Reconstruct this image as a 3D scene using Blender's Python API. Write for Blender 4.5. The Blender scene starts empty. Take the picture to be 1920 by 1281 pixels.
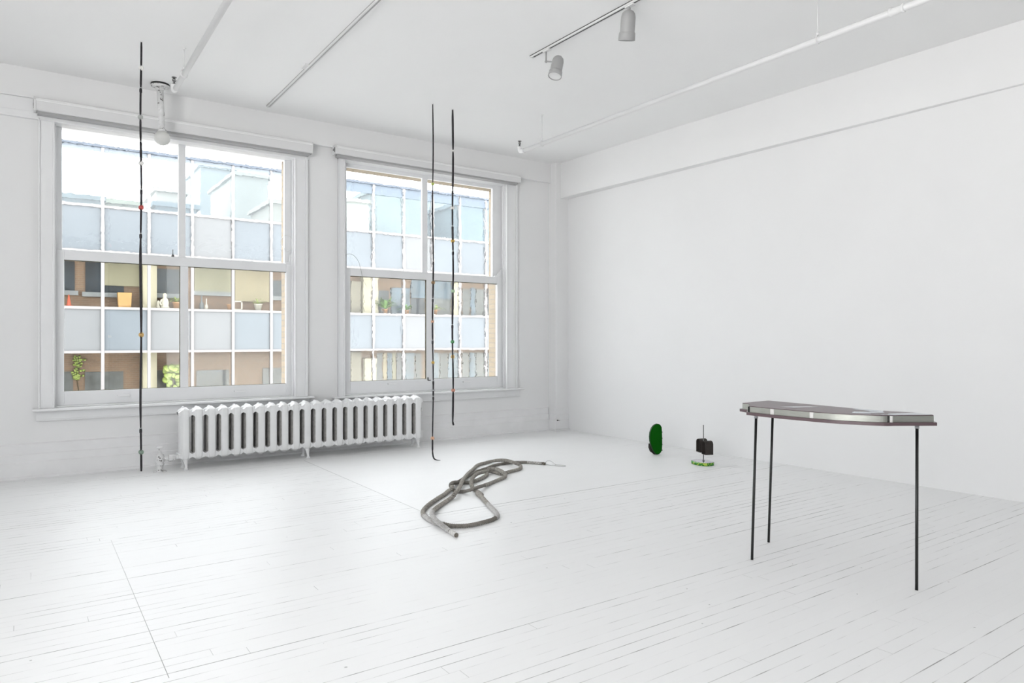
import bpy, bmesh, math, random
from mathutils import Vector, Matrix, noise as mnoise
random.seed(7)
sc = bpy.context.scene
col = sc.collection
PI = math.pi

# ------------------------------------------------------------------ camera
FPX = 1304.0; YAW = math.atan(909.3/1304); H = 1.3
FW = Vector((math.sin(YAW), math.cos(YAW), 0)); RT = Vector((math.cos(YAW), -math.sin(YAW), 0)); UP = Vector((0, 0, 1))
EYE = Vector((0, 0, H))
cam_data = bpy.data.cameras.new('camera'); cam = bpy.data.objects.new('camera', cam_data); col.objects.link(cam)
cam.location = EYE; cam.rotation_euler = (PI/2, 0, -YAW)
cam_data.sensor_width = 36; cam_data.lens = 36*FPX/1920; cam_data.shift_y = -2.5/1920
cam_data.clip_start = .05; cam_data.clip_end = 400
sc.camera = cam

def ray(x, y): return FW + RT*((x-960)/FPX) + UP*((638-y)/FPX)
def onz(x, y, z): d = ray(x, y); return EYE + d*((z-H)/d.z)      # measured point on a level plane
def ony(x, y, Y): d = ray(x, y); return EYE + d*(Y/d.y)          # measured point on a plane parallel to the window wall

# ------------------------------------------------------------------ materials
def new_mat(name):
    m = bpy.data.materials.new(name); m.use_nodes = True
    nt = m.node_tree; b = nt.nodes['Principled BSDF']
    return m, nt, b
class G:
    """small node-graph helper"""
    def __init__(s, nt): s.nt = nt
    def n(s, t, **kw):
        nd = s.nt.nodes.new(t)
        for k, v in kw.items(): setattr(nd, k, v)
        return nd
    def m(s, op, a, b=None, c=None, clamp=False):
        nd = s.n('ShaderNodeMath', operation=op, use_clamp=clamp)
        for i, v in enumerate((a, b, c)):
            if v is None: continue
            if isinstance(v, (int, float)): nd.inputs[i].default_value = v
            else: s.nt.links.new(v, nd.inputs[i])
        return nd.outputs[0]
    def link(s, a, b): s.nt.links.new(a, b)
    def mix(s, fac, a, b):
        nd = s.n('ShaderNodeMix', data_type='RGBA')
        for i, v in ((0, fac), (6, a), (7, b)):
            if isinstance(v, (int, float)): nd.inputs[i].default_value = v
            elif isinstance(v, tuple): nd.inputs[i].default_value = (*v, 1)
            else: s.nt.links.new(v, nd.inputs[i])
        return nd.outputs[2]
    def ramp(s, v, a, b, lo=0., hi=1.):
        nd = s.n('ShaderNodeMapRange'); nd.clamp = True
        s.nt.links.new(v, nd.inputs[0])
        for i, x in enumerate((a, b, lo, hi)): nd.inputs[i+1].default_value = x
        return nd.outputs[0]
    def noise(s, vec, scale, detail=2., rough=.5):
        nd = s.n('ShaderNodeTexNoise'); nd.inputs['Scale'].default_value = scale
        nd.inputs['Detail'].default_value = detail; nd.inputs['Roughness'].default_value = rough
        if vec is not None: s.nt.links.new(vec, nd.inputs['Vector'])
        return nd.outputs[0]
    def pos(s, scale=None):
        g = s.n('ShaderNodeNewGeometry')
        if scale is None: return g.outputs['Position']
        mp = s.n('ShaderNodeMapping'); mp.inputs['Scale'].default_value = scale
        s.nt.links.new(g.outputs['Position'], mp.inputs['Vector']); return mp.outputs[0]
def paint(name, c, rough=.6, metal=0., var=.03, scale=6., bump=0., bscale=30., spec=.5, dark=None, darkscale=40., darkthr=.7):
    """plain painted / metal / plastic surface with slight procedural unevenness; dark = chips of another colour"""
    m, nt, b = new_mat(name); g = G(nt); P = g.pos()
    n = g.noise(P, scale, 3)
    k0 = tuple(max(0, x*(1-var)) for x in c); k1 = tuple(min(1, x*(1+var)) for x in c)
    o = g.mix(g.ramp(n, .3, .7), k0, k1)
    if dark:
        o = g.mix(g.ramp(g.noise(P, darkscale, 4, .6), darkthr, darkthr+.02), o, dark)
    g.link(o, b.inputs['Base Color'])
    b.inputs['Roughness'].default_value = rough; b.inputs['Metallic'].default_value = metal
    b.inputs['Specular IOR Level'].default_value = spec
    if bump:
        bp = g.n('ShaderNodeBump'); bp.inputs['Strength'].default_value = bump; bp.inputs['Distance'].default_value = .002
        g.link(g.noise(P, bscale, 3), bp.inputs['Height']); g.link(bp.outputs[0], b.inputs['Normal'])
    return m
WALL = (.862, .862, .862)
M = {}
M['wall'] = paint('white wall paint', WALL, .7, var=.008, scale=1.5, spec=.3)
M['ceil'] = paint('white ceiling paint', (.935, .935, .932), .8, var=.008, scale=1.2, spec=.2)
M['trim'] = paint('white gloss trim paint', (.87, .873, .878), .35, var=.01, scale=5, bump=.15, bscale=25, spec=.5)
M['base'] = paint('white baseboard paint', (.86, .86, .862), .5, var=.03, scale=5, bump=.2, bscale=20, dark=(.45, .44, .43), darkscale=9, darkthr=.76)
M['sash'] = paint('white sash paint', (.86, .865, .875), .4, var=.015, scale=7, bump=.15, bscale=30)
M['putty'] = paint('dark sash putty line', (.10, .09, .06), .8, var=.4, scale=30)
M['radiator'] = paint('white radiator paint', (.84, .845, .848), .35, var=.02, scale=9, bump=.5, bscale=60, dark=(.3, .29, .28), darkscale=38, darkthr=.80)
M['chipped'] = paint('chipped white pipe paint', (.74, .74, .74), .5, var=.10, scale=20, bump=.8, bscale=70, dark=(.10, .09, .085), darkscale=30, darkthr=.60)
M['pipe'] = paint('white pipe paint', (.85, .85, .85), .45, var=.01, scale=4, bump=.2, bscale=20)
M['lamp'] = paint('grey white lamp enamel', (.40, .40, .40), .45, var=.02, scale=8)
M['lamp_in'] = paint('lamp inner reflector', (.75, .75, .75), .25, var=.01)
M['track'] = paint('white track enamel', (.78, .78, .78), .4, var=.01)
M['slot_pale'] = paint('grey track slot', (.42, .42, .42), .7, var=.05)
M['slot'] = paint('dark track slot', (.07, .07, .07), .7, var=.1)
M['steel'] = paint('dark steel fitting', (.16, .16, .16), .4, metal=.7, var=.1)
M['black'] = paint('black painted steel rod', (.012, .012, .012), .35, var=.3, scale=30, spec=.5)
M['cord'] = paint('black cord', (.016, .013, .017), .55, var=.4, scale=40, bump=.6, bscale=300)
M['mauve'] = paint('mauve board', (.135, .092, .10), .32, var=.05, scale=8, spec=.5)
M['leather'] = paint('dark brown leather', (.022, .016, .013), .6, var=.2, scale=20, bump=.4, bscale=150)
M['leather_in'] = paint('black leather lining', (.008, .008, .009), .6, var=.2, scale=20)
M['green'] = paint('dark green acrylic', (.001, .085, .001), .6, var=.05, scale=8, spec=.08)
M['green_dark'] = paint('dark green acrylic edge', (.004, .035, .006), .3, var=.3, scale=60)
M['blind'] = paint('white roller blind cassette', (.76, .76, .76), .5, var=.01)  # greyed to stand for the shaded front face
M['blind_lit_top'] = paint('lit blind chamfer', (.95, .95, .95), .3, var=.01)  # light on the upper chamfer put in as a whiter copy
M['ferrule'] = paint('zinc ferrule', (.45, .45, .47), .35, metal=.8, var=.1)
M['wire'] = paint('thin grey wire', (.30, .30, .29), .5, var=.1)
M['whitecord'] = paint('white cord', (.75, .75, .74), .6, var=.05)
M['chrome'] = paint('pale bent wire', (.55, .55, .55), .3, metal=.6, var=.1)

def mat_floor():
    m, nt, b = new_mat('white painted floorboards'); g = G(nt)
    geo = g.n('ShaderNodeNewGeometry'); P = geo.outputs['Position']
    sp = g.n('ShaderNodeSeparateXYZ'); g.link(P, sp.inputs[0]); X, Y = sp.outputs[0], sp.outputs[1]
    W = .0695
    # small waviness of the joints
    r = g.m('DIVIDE', Y, W); row = g.m('FLOOR', r); fy = g.m('SUBTRACT', r, row)
    dy = g.m('MULTIPLY', g.m('MINIMUM', fy, g.m('SUBTRACT', 1., fy)), W)
    # row random
    wn = g.n('ShaderNodeTexWhiteNoise', noise_dimensions='1D'); g.link(row, wn.inputs['W'])
    near = g.m('ROUND', r); wn2 = g.n('ShaderNodeTexWhiteNoise', noise_dimensions='1D'); g.link(near, wn2.inputs['W'])
    # how open a joint is along its length
    cv = g.n('ShaderNodeCombineXYZ'); g.link(g.m('MULTIPLY', X, 1.1), cv.inputs[0]); g.link(g.m('MULTIPLY', near, 7.31), cv.inputs[1])
    openn = g.noise(cv.outputs[0], 1.0, 2, .65)
    cv2 = g.n('ShaderNodeCombineXYZ'); g.link(g.m('MULTIPLY', X, 7.), cv2.inputs[0]); g.link(g.m('MULTIPLY', near, 3.7), cv2.inputs[1])
    fine = g.noise(cv2.outputs[0], 1.0, 1, .7)
    big = g.noise(P, .45, 0)
    amt = g.m('ADD', g.m('ADD', g.m('MULTIPLY', openn, .9), g.m('MULTIPLY', fine, .75)), g.m('ADD', g.m('MULTIPLY', wn2.outputs[0], .32), g.m('MULTIPLY', big, .5)))
    amt = g.ramp(amt, 1.12, 1.50)
    wid = g.m('ADD', g.m('MULTIPLY', amt, .0026), .0008)
    line = g.m('MULTIPLY', g.m('SUBTRACT', 1., g.m('DIVIDE', dy, wid), clamp=True), 1.6, clamp=True)
    line = g.m('MULTIPLY', line, g.m('ADD', g.m('MULTIPLY', amt, .74), .07), clamp=True)
    # butt joints
    L = 1.9
    u = g.m('ADD', g.m('DIVIDE', X, L), g.m('MULTIPLY', wn.outputs[0], 17.3)); fu = g.m('SUBTRACT', u, g.m('FLOOR', u))
    du = g.m('MULTIPLY', g.m('MINIMUM', fu, g.m('SUBTRACT', 1., fu)), L)
    wn3 = g.n('ShaderNodeTexWhiteNoise', noise_dimensions='1D'); g.link(g.m('ADD', row, 71.5), wn3.inputs['W'])
    butt = g.m('MULTIPLY', g.m('LESS_THAN', du, .0012), g.ramp(wn3.outputs[0], .35, 1., 0., .55))
    # board shade
    board = g.m('ADD', row, g.m('MULTIPLY', g.m('FLOOR', u), 13.7)); wn4 = g.n('ShaderNodeTexWhiteNoise', noise_dimensions='1D'); g.link(board, wn4.inputs['W'])
    # long straight seam where two board runs meet
    seam = g.m('MULTIPLY', g.m('LESS_THAN', g.m('ABSOLUTE', g.m('SUBTRACT', X, .448)), .0016),
               g.m('MULTIPLY', g.m('GREATER_THAN', Y, 2.95), g.m('LESS_THAN', Y, 5.2)))
    seam = g.m('MULTIPLY', seam, g.ramp(Y, 2.95, 5.2, .75, .3))
    allb = g.m('MAXIMUM', line, g.m('MAXIMUM', butt, seam))
    # the smooth sheet let into the floor by the windows
    X0, X1, Y0, Y1 = 2.455, 6.05, 4.585, 7.45
    inside = g.m('MULTIPLY', g.m('MULTIPLY', g.m('GREATER_THAN', X, X0), g.m('LESS_THAN', X, X1)), g.m('MULTIPLY', g.m('GREATER_THAN', Y, Y0), g.m('LESS_THAN', Y, Y1)))
    e1 = g.m('MULTIPLY', g.m('LESS_THAN', g.m('ABSOLUTE', g.m('SUBTRACT', Y, Y0)), .0038), g.m('MULTIPLY', g.m('GREATER_THAN', X, X0), g.m('LESS_THAN', X, X1)))
    e1 = g.m('MULTIPLY', e1, g.ramp(X, 4.2, 4.6, .75, .42))
    e2 = g.m('MULTIPLY', g.m('LESS_THAN', g.m('ABSOLUTE', g.m('SUBTRACT', X, X0)), .0035), g.m('MULTIPLY', g.m('GREATER_THAN', Y, Y0), g.m('LESS_THAN', Y, Y1)))
    e2 = g.m('MULTIPLY', e2, .42)
    allb = g.m('MULTIPLY', allb, g.m('SUBTRACT', 1., g.m('MULTIPLY', inside, .97)))
    allb = g.m('MAXIMUM', allb, g.m('MAXIMUM', e1, e2))
    # small nicks
    nick = g.m('MULTIPLY', g.ramp(g.noise(P, 38, 0, .5), .885, .90), .5)
    nick = g.m('MULTIPLY', nick, g.m('SUBTRACT', 1., inside))
    allb = g.m('MAXIMUM', allb, nick)
    shade = g.m('ADD', g.m('MULTIPLY', wn4.outputs[0], .02), g.m('MULTIPLY', g.noise(P, 3, 2, .6), .035))
    base = g.mix(g.m('MULTIPLY', shade, 14.), (.905, .906, .907), (.935, .936, .938))
    out = g.mix(allb, base, (.12, .115, .11))
    g.link(out, b.inputs['Base Color'])
    b.inputs['Roughness'].default_value = .46
    bp = g.n('ShaderNodeBump'); bp.inputs['Strength'].default_value = .35; bp.inputs['Distance'].default_value = .002
    hcurve = g.m('MULTIPLY', wn4.outputs[0], g.m('MULTIPLY', g.m('SUBTRACT', 1., inside), .18))
    g.link(g.m('SUBTRACT', hcurve, g.m('MULTIPLY', allb, .5)), bp.inputs['Height']); g.link(bp.outputs[0], b.inputs['Normal'])
    b.inputs['Specular IOR Level'].default_value = .45
    return m
M['floor'] = mat_floor()

def mat_brick(name, c1, c2, mortar, horiz='X'):
    m, nt, b = new_mat(name); g = G(nt)
    geo = g.n('ShaderNodeNewGeometry'); sp = g.n('ShaderNodeSeparateXYZ'); g.link(geo.outputs['Position'], sp.inputs[0])
    cv = g.n('ShaderNodeCombineXYZ'); g.link(g.m('ADD', sp.outputs[0], sp.outputs[1]), cv.inputs[0]); g.link(sp.outputs[2], cv.inputs[1])
    br = g.n('ShaderNodeTexBrick'); g.link(cv.outputs[0], br.inputs['Vector'])
    br.inputs['Color1'].default_value = (*c1, 1); br.inputs['Color2'].default_value = (*c2, 1); br.inputs['Mortar'].default_value = (*mortar, 1)
    br.inputs['Scale'].default_value = 1; br.inputs['Mortar Size'].default_value = .006
    br.inputs['Brick Width'].default_value = .21; br.inputs['Row Height'].default_value = .07
    g.link(br.outputs['Color'], b.inputs['Base Color']); b.inputs['Roughness'].default_value = .9
    return m
M['brick'] = mat_brick('brown brick', (0.149, 0.095, 0.065), (.125, .082, .06), (.15, .125, .10))
M['paledbrick'] = mat_brick('buff brick', (.24, .195, .14), (.21, .17, .12), (.17, .15, .13))

def mat_glass(name, distort, stretch=(1, 1, 1), scale=5.):
    """two-faced window pane: true refraction, the bump bends the view the way old drawn glass does"""
    m = bpy.data.materials.new(name); m.use_nodes = True; nt = m.node_tree; nt.nodes.clear(); g = G(nt)
    out = g.n('ShaderNodeOutputMaterial'); gl = g.n('ShaderNodeBsdfGlass'); gl.inputs['IOR'].default_value = 1.45
    gl.inputs['Roughness'].default_value = 0; gl.inputs['Color'].default_value = (.985, .992, .99, 1)
    if distort:
        bp = g.n('ShaderNodeBump'); bp.inputs['Strength'].default_value = 1; bp.inputs['Distance'].default_value = distort
        P = g.pos(stretch); g.link(g.noise(P, scale, 2.5, .55), bp.inputs['Height']); g.link(bp.outputs[0], gl.inputs['Normal'])
    g.link(gl.outputs[0], out.inputs[0]); return m
M['glass'] = mat_glass('clear window glass', 0)
M['glass_wavy'] = mat_glass('wavy old glass', .0014, (1, 1, .9), 7.)
M['glass_streak'] = mat_glass('streaky old glass', .0026, (1.3, 1, .8), 6.)
def mat_thin(name, tint, gloss, groughness=0.02, gcol=(1, 1, 1)):
    m = bpy.data.materials.new(name); m.use_nodes = True; nt = m.node_tree; nt.nodes.clear(); g = G(nt)
    out = g.n('ShaderNodeOutputMaterial'); t = g.n('ShaderNodeBsdfTransparent'); t.inputs[0].default_value = (*tint, 1)
    gl = g.n('ShaderNodeBsdfGlossy'); gl.inputs['Color'].default_value = (*gcol, 1); gl.inputs['Roughness'].default_value = groughness
    mx = g.n('ShaderNodeMixShader'); mx.inputs[0].default_value = gloss
    g.link(t.outputs[0], mx.inputs[1]); g.link(gl.outputs[0], mx.inputs[2]); g.link(mx.outputs[0], out.inputs[0]); return m
M['plainpane'] = mat_thin('clear thin pane', (.97, .97, .97), .05)
M['facadepane'] = mat_thin('reflecting facade glass', (.9, .9, .88), .012, .03)
M['skypane'] = mat_thin('mirror coated facade glass', (.80, .84, .86), .035, .03, (.93, .97, 1))
M['spandrel'] = paint('pale blue spandrel glass', (.082, .094, .105), .3, var=.06, scale=.5, spec=.4)
M['spandrel_white'] = paint('milky spandrel glass', (.10, .104, .108), .3, var=.04, scale=.6, spec=.4)
M['mullion'] = paint('white aluminium mullion', (0.153, 0.146, 0.146), .5, var=.03, scale=4)
M['coping'] = paint('blue grey roof coping', (0.048, 0.06, 0.08), .6, var=.15, scale=2)
M['shade'] = paint('olive window shade', (0.16, 0.153, 0.111), .8, var=.05, scale=2)
M['shade_beige'] = paint('beige window shade', (0.207, 0.18, 0.126), .8, var=.05, scale=2)
M['darkglass'] = paint('dark window glass', (0.021, 0.028, 0.038), .15, var=.4, scale=1.2)
M['greyglass'] = paint('grey curtained window glass', (0.061, 0.067, 0.073), .3, var=.3, scale=3)
M['blueglass'] = paint('blue window glass', (0.054, 0.08, 0.111), .2, var=.4, scale=1.5)
M['cream'] = paint('cream painted column', (0.306, 0.287, 0.226), .7, var=.03, scale=2)
M['sillstone'] = paint('grey stone sill', (0.15, 0.16, 0.175), .8, var=.1, scale=3)
M['leaf'] = paint('fresh green leaves', (0.09, 0.195, 0.045), .5, var=.35, scale=6)
M['leafy'] = paint('yellow green leaves', (0.195, 0.255, 0.06), .5, var=.3, scale=6)
M['terracotta'] = paint('terracotta', (0.27, 0.143, 0.068), .8, var=.06)
M['ochre'] = paint('ochre planter', (0.302, 0.18, 0.072), .7, var=.05)
M['cone'] = paint('red orange cone', (0.336, 0.072, 0.04), .5, var=.05)
M['plaster'] = paint('white plaster figure', (0.36, 0.346, 0.31), .7, var=.05)
M['asphalt'] = paint('pale concrete street', (.55, .55, .54), .9, var=.15, scale=.6)
M['soil'] = paint('dark soil', (.05, .035, .02), .9, var=.3)
M['slabgrey'] = paint('grey concrete slab', (.30, .30, .30), .8, var=.1)
M['greyblock'] = paint('grey green neighbour wall', (.27, .32, .31), .8, var=.15, scale=.4)
M['stone'] = paint('pale stone neighbour wall', (0.157, 0.147, 0.124), .8, var=.1, scale=.5)

# ------------------------------------------------------------------ mesh helpers
class MB:
    def __init__(s): s.v = []; s.f = []; s.sm = []; s.mi = []; s.cur = 0
    def add(s, vs, fs, smooth=False, mtx=None):
        n = len(s.v)
        for p in vs:
            p = Vector(p); s.v.append(mtx @ p if mtx else p)
        for f in fs: s.f.append(tuple(i+n for i in f)); s.sm.append(smooth); s.mi.append(s.cur)
        return s
    def box(s, x0, x1, y0, y1, z0, z1, mtx=None):
        x0, x1 = sorted((x0, x1)); y0, y1 = sorted((y0, y1)); z0, z1 = sorted((z0, z1))
        v = [(x, y, z) for z in (z0, z1) for y in (y0, y1) for x in (x0, x1)]
        return s.add(v, [(0, 2, 3, 1), (4, 5, 7, 6), (0, 1, 5, 4), (2, 6, 7, 3), (0, 4, 6, 2), (1, 3, 7, 5)], False, mtx)
    def prism(s, pts, z0, z1, mtx=None, smooth_side=False):
        """pts: plan outline (x,y); extruded z0..z1"""
        a = sum(pts[i][0]*pts[(i+1) % len(pts)][1]-pts[(i+1) % len(pts)][0]*pts[i][1] for i in range(len(pts)))
        if a < 0: pts = pts[::-1]
        n = len(pts)
        v = [(p[0], p[1], z0) for p in pts]+[(p[0], p[1], z1) for p in pts]
        s.add(v, [tuple(range(n-1, -1, -1)), tuple(range(n, 2*n))], False, mtx)
        s.add(v, [(i, (i+1) % n, n+(i+1) % n, n+i) for i in range(n)], smooth_side, mtx)
        return s
    def profx(s, prof, x0, x1):
        """prof: (y,z) outline run along x"""
        m = Matrix(((0, 0, 1, 0), (1, 0, 0, 0), (0, 1, 0, 0), (0, 0, 0, 1)))
        return s.prism(prof, x0, x1, m)
    def lathe(s, prof, c=(0, 0, 0), axis=(0, 0, 1), n=24, smooth=True):
        """prof: (r,h) list along the axis"""
        q = Vector((0, 0, 1)).rotation_difference(Vector(axis).normalized()).to_matrix().to_4x4()
        m = Matrix.Translation(Vector(c)) @ q
        vs = []; fs = []
        for r, h in prof:
            for i in range(n): t = 2*PI*i/n; vs.append((r*math.cos(t), r*math.sin(t), h))
        for k in range(len(prof)-1):
            for i in range(n): j = (i+1) % n; fs.append((k*n+i, k*n+j, (k+1)*n+j, (k+1)*n+i))
        s.add(vs, fs, smooth, m)
        k = len(prof)-1
        caps = []
        if prof[0][0] > 1e-6: caps.append(tuple(range(n-1, -1, -1)))
        if prof[-1][0] > 1e-6: caps.append(tuple(range(k*n, k*n+n)))
        if caps: s.add(vs, caps, False, m)
        return s
    def cyl(s, a, b, r, r2=None, n=20, smooth=True):
        a = Vector(a); b = Vector(b); L = (b-a).length
        return s.lathe([(r, 0), (r if r2 is None else r2, L)], a, b-a, n, smooth)
    def tube(s, pts, r, n=10, closed=False, cap=True):
        pts = [Vector(p) for p in pts]; N = len(pts)
        rs = r if isinstance(r, (list, tuple)) else [r]*N
        up = None; vs = []; fs = []
        for i in range(N):
            if closed: t = pts[(i+1) % N]-pts[i-1]
            else: t = pts[min(i+1, N-1)]-pts[max(i-1, 0)]
            t.normalize()
            if up is None:
                up = Vector((0, 0, 1)) if abs(t.z) < .9 else Vector((1, 0, 0))
            up = (up - t*up.dot(t)).normalized(); w = t.cross(up)
            for k in range(n):
                a = 2*PI*k/n; vs.append(pts[i]+(up*math.cos(a)+w*math.sin(a))*rs[i])
        for i in range(N if closed else N-1):
            j = (i+1) % N
            for k in range(n): l = (k+1) % n; fs.append((i*n+k, i*n+l, j*n+l, j*n+k))
        s.add(vs, fs, True)
        if cap and not closed: s.add(vs, [tuple(range(n-1, -1, -1)), tuple(range((N-1)*n, N*n))], False)
        return s
    def sphere(s, c, r, n=16, sz=1.):
        prof = [(max(0, r*math.sin(PI*k/(n))), -r*sz*math.cos(PI*k/(n))) for k in range(n+1)]
        return s.lathe(prof, c, n=n*2 if n < 12 else 24)
    def torus(s, c, R, r, axis=(0, 0, 1), n=20, m=8):
        q = Vector((0, 0, 1)).rotation_difference(Vector(axis).normalized())
        return s.tube([Vector(c)+q @ Vector((R*math.cos(2*PI*i/n), R*math.sin(2*PI*i/n), 0)) for i in range(n)], r, m, closed=True)
    def build(s, name, mat, parent=None, bevel=0., seg=2, loc=None):
        me = bpy.data.meshes.new(name)
        off = Vector(loc) if loc is not None else Vector((0, 0, 0))
        me.from_pydata([tuple(v-off) for v in s.v], [], s.f)
        me.polygons.foreach_set('use_smooth', s.sm)
        mats = mat if isinstance(mat, list) else [mat]
        for m in mats: me.materials.append(m)
        if len(mats) > 1: me.polygons.foreach_set('material_index', s.mi)
        bm = bmesh.new(); bm.from_mesh(me); bmesh.ops.remove_doubles(bm, verts=bm.verts, dist=1e-6)
        bmesh.ops.recalc_face_normals(bm, faces=bm.faces); bm.to_mesh(me); bm.free(); me.update()
        o = bpy.data.objects.new(name, me); col.objects.link(o)
        if loc is not None: o.location = off
        if parent is not None: o.parent = parent; o.matrix_parent_inverse = Matrix.Translation(-parent.location)
        if bevel:
            b = o.modifiers.new('bevel', 'BEVEL'); b.width = bevel; b.segments = seg; b.limit_method = 'ANGLE'; b.angle_limit = .7
        return o
def thing(name, loc, label, cat, group=None):
    o = bpy.data.objects.new(name, None); col.objects.link(o); o.location = loc; o.empty_display_size = .1
    o['label'] = label; o['category'] = cat
    if group: o['group'] = group
    return o
def tag(o, label, cat, group=None, kind=None):
    o['label'] = label; o['category'] = cat
    if group: o['group'] = group
    if kind: o['kind'] = kind
    return o
def struct(o): o['kind'] = 'structure'; return o
def struct_empty(name, loc):
    o = bpy.data.objects.new(name, None); col.objects.link(o); o.location = loc; o['kind'] = 'structure'; return o
def copy_tree(o, parent=None):
    c = o.copy(); col.objects.link(c)
    if parent is not None: c.parent = parent
    for ch in [x for x in bpy.data.objects if x.parent == o]: copy_tree(ch, c)
    return c

# ------------------------------------------------------------------ room dimensions
ZC = 3.85          # ceiling
YW = 7.985         # plaster face of the window wall
YB = 7.93          # face of the beam over the windows
XL, YF = -4.2, -4.2   # unseen left and front (camera-side) walls
def xwall(y): return 6.45 + (7.82-y)*.0175
def xbeam(y): return 6.30 + (7.82-y)*.0367

struct(MB().box(XL-.3, 7.1, YF-.3, 8.5, -.3, 0).build('floor', M['floor']))
struct(MB().box(XL-.3, 7.1, YF-.3, 8.5, ZC, ZC+.35).build('ceiling', M['ceil']))

# window wall with two openings (inner leaf plaster, outer leaf brick)
W1 = (.205, 2.525); W2 = (3.105, 5.465); ZS = .62; ZT = 3.46
mb = MB()
for x0, x1, z0, z1 in ((XL, W1[0], 0, ZC), (W1[1], W2[0], 0, ZC), (W2[1], 6.9, 0, ZC), (W1[0], W1[1], 0, ZS), (W2[0], W2[1], 0, ZS), (W1[0], W1[1], ZT, ZC), (W2[0], W2[1], ZT, ZC)):
    mb.box(x0, x1, YW, 8.20, z0, z1)
struct(mb.build('wall_back', M['wall']))
mb = MB()
for x0, x1, z0, z1 in ((XL-.3, W1[0]-.03, -9, 9), (W1[1]+.0, W2[0]-.03, -9, 9), (W2[1]+.05, 7.1, -9, 9), (W1[0]-.03, W1[1], -9, ZS), (W2[0]-.03, W2[1]+.05, -9, ZS), (W1[0]-.03, W1[1], ZT, 9), (W2[0]-.03, W2[1]+.05, ZT, 9)):
    mb.box(x0, x1, 8.20, 8.50, z0, z1)
struct(mb.build('wall_exterior', M['paledbrick']))
# right wall, very slightly out of square
mb = MB(); mb.prism([(xwall(8.2), 8.2), (7.1, 8.2), (7.1, YF), (xwall(YF), YF)], 0, ZC); struct(mb.build('wall_right', M['wall']))
# beams and the corner column
struct(MB().box(XL, 6.235, YB, YW+.01, 3.575, ZC+.02).build('trim_1', M['wall'], bevel=.006))
mb = MB(); mb.prism([(xbeam(7.82), 7.82), (xwall(7.82)+.01, 7.82), (xwall(YF)+.01, YF), (xbeam(YF), YF)], 3.345, ZC+.02)
struct(mb.build('trim_2', M['wall'], bevel=.006))
struct(MB().box(6.22, 6.6, 7.82, 8.0, 0, ZC+.02).build('trim_3', M['wall'], bevel=.008, seg=3))
# baseboards: stacked boards with a quarter round at the floor
def base_profile(y):
    return [(y+.055, 0), (y, 0), (y-.002, .012), (y+.004, .021), (y+.016, .026), (y+.02, .15), (y+.027, .157), (y+.03, .224), (y+.038, .230), (y+.040, .318), (y+.055, .328)]
mb = MB(); mb.profx([(a, b) for a, b in base_profile(7.93)], XL, 6.20); struct(mb.build('baseboard_back', M['base']))
mb = MB()
px0, px1, py = 6.18, 6.455, 7.78
for (o, z0, z1) in ((0, 0, .022), (.018, .022, .15), (.026, .15, .224), (.034, .224, .32)):
    mb.box(px0+o, px1, py+o, 7.99, z0, z1)
struct(mb.build('baseboard_column', M['base'], bevel=.003))

# unseen walls of the room with windows added to supply most of the fill daylight
def holed_wall_y(name, y0, y1, x0, x1, holes, m):
    mb = MB(); xs = x0
    for a, b, c, d in holes:
        mb.box(xs, a, y0, y1, 0, ZC); mb.box(a, b, y0, y1, 0, c); mb.box(a, b, y0, y1, d, ZC); xs = b
    mb.box(xs, x1, y0, y1, 0, ZC); return struct(mb.build(name, m))
FH = []
M['wall_grey'] = paint('dark grey wall paint', (.16, .16, .165), .8, var=.03, scale=2)  # front wall kept dark to cut bounce onto the window wall
holed_wall_y('wall_front', YF-.25, YF, XL-.25, 6.7, FH, M['wall_grey'])
LH = [(-3.7, -1.0, .4, 3.65), (-.5, 2.2, .4, 3.65)]
mb = MB(); ys = YF
for a, b, c, d in LH:
    mb.box(XL-.25, XL, ys, a, 0, ZC); mb.box(XL-.25, XL, a, b, 0, c); mb.box(XL-.25, XL, a, b, d, ZC); ys = b
mb.box(XL-.25, XL, ys, 8.2, 0, ZC); struct(mb.build('wall_left', M['wall']))
wi = 3
def portal(name, loc, rot, sx, sy):
    ld = bpy.data.lights.new(name, 'AREA'); ld.shape = 'RECTANGLE'; ld.size = sx; ld.size_y = sy
    ld.cycles.is_portal = True
    o = bpy.data.objects.new(name, ld); col.objects.link(o); o.location = loc; o.rotation_euler = rot
for a, b, c, d in FH:
    r = struct_empty('window_%d' % wi, ((a+b)/2, YF-.12, c)); wi += 1
    mb = MB(); y = YF-.14
    for x0, x1, z0, z1 in ((a, a+.06, c, d), (b-.06, b, c, d), (a, b, c, c+.06), (a, b, d-.06, d), ((a+b)/2-.03, (a+b)/2+.03, c, d), (a, b, (c+d)/2-.04, (c+d)/2+.04)):
        mb.box(x0, x1, y, y+.05, z0, z1)
    mb.build('frame', M['sash'], r); MB().box(a+.05, b-.05, y+.02, y+.026, c+.05, d-.05).build('glass_pane', M['plainpane'], r)
    portal('portal', ((a+b)/2, YF-.26, (c+d)/2), (-PI/2, 0, PI) if False else (PI/2, 0, 0), b-a, d-c)
for a, b, c, d in LH:
    r = struct_empty('window_%d' % wi, (XL-.12, (a+b)/2, c)); wi += 1
    mb = MB(); x = XL-.14
    for y0, y1, z0, z1 in ((a, a+.06, c, d), (b-.06, b, c, d), (a, b, c, c+.06), (a, b, d-.06, d), ((a+b)/2-.03, (a+b)/2+.03, c, d), (a, b, (c+d)/2-.04, (c+d)/2+.04)):
        mb.box(x, x+.05, y0, y1, z0, z1)
    mb.build('frame', M['sash'], r); MB().box(x+.02, x+.026, a+.05, b-.05, c+.05, d-.05).build('glass_pane', M['plainpane'], r)
    portal('portal', (XL-.26, (a+b)/2, (c+d)/2), (0, -PI/2, 0), d-c, b-a)

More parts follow.
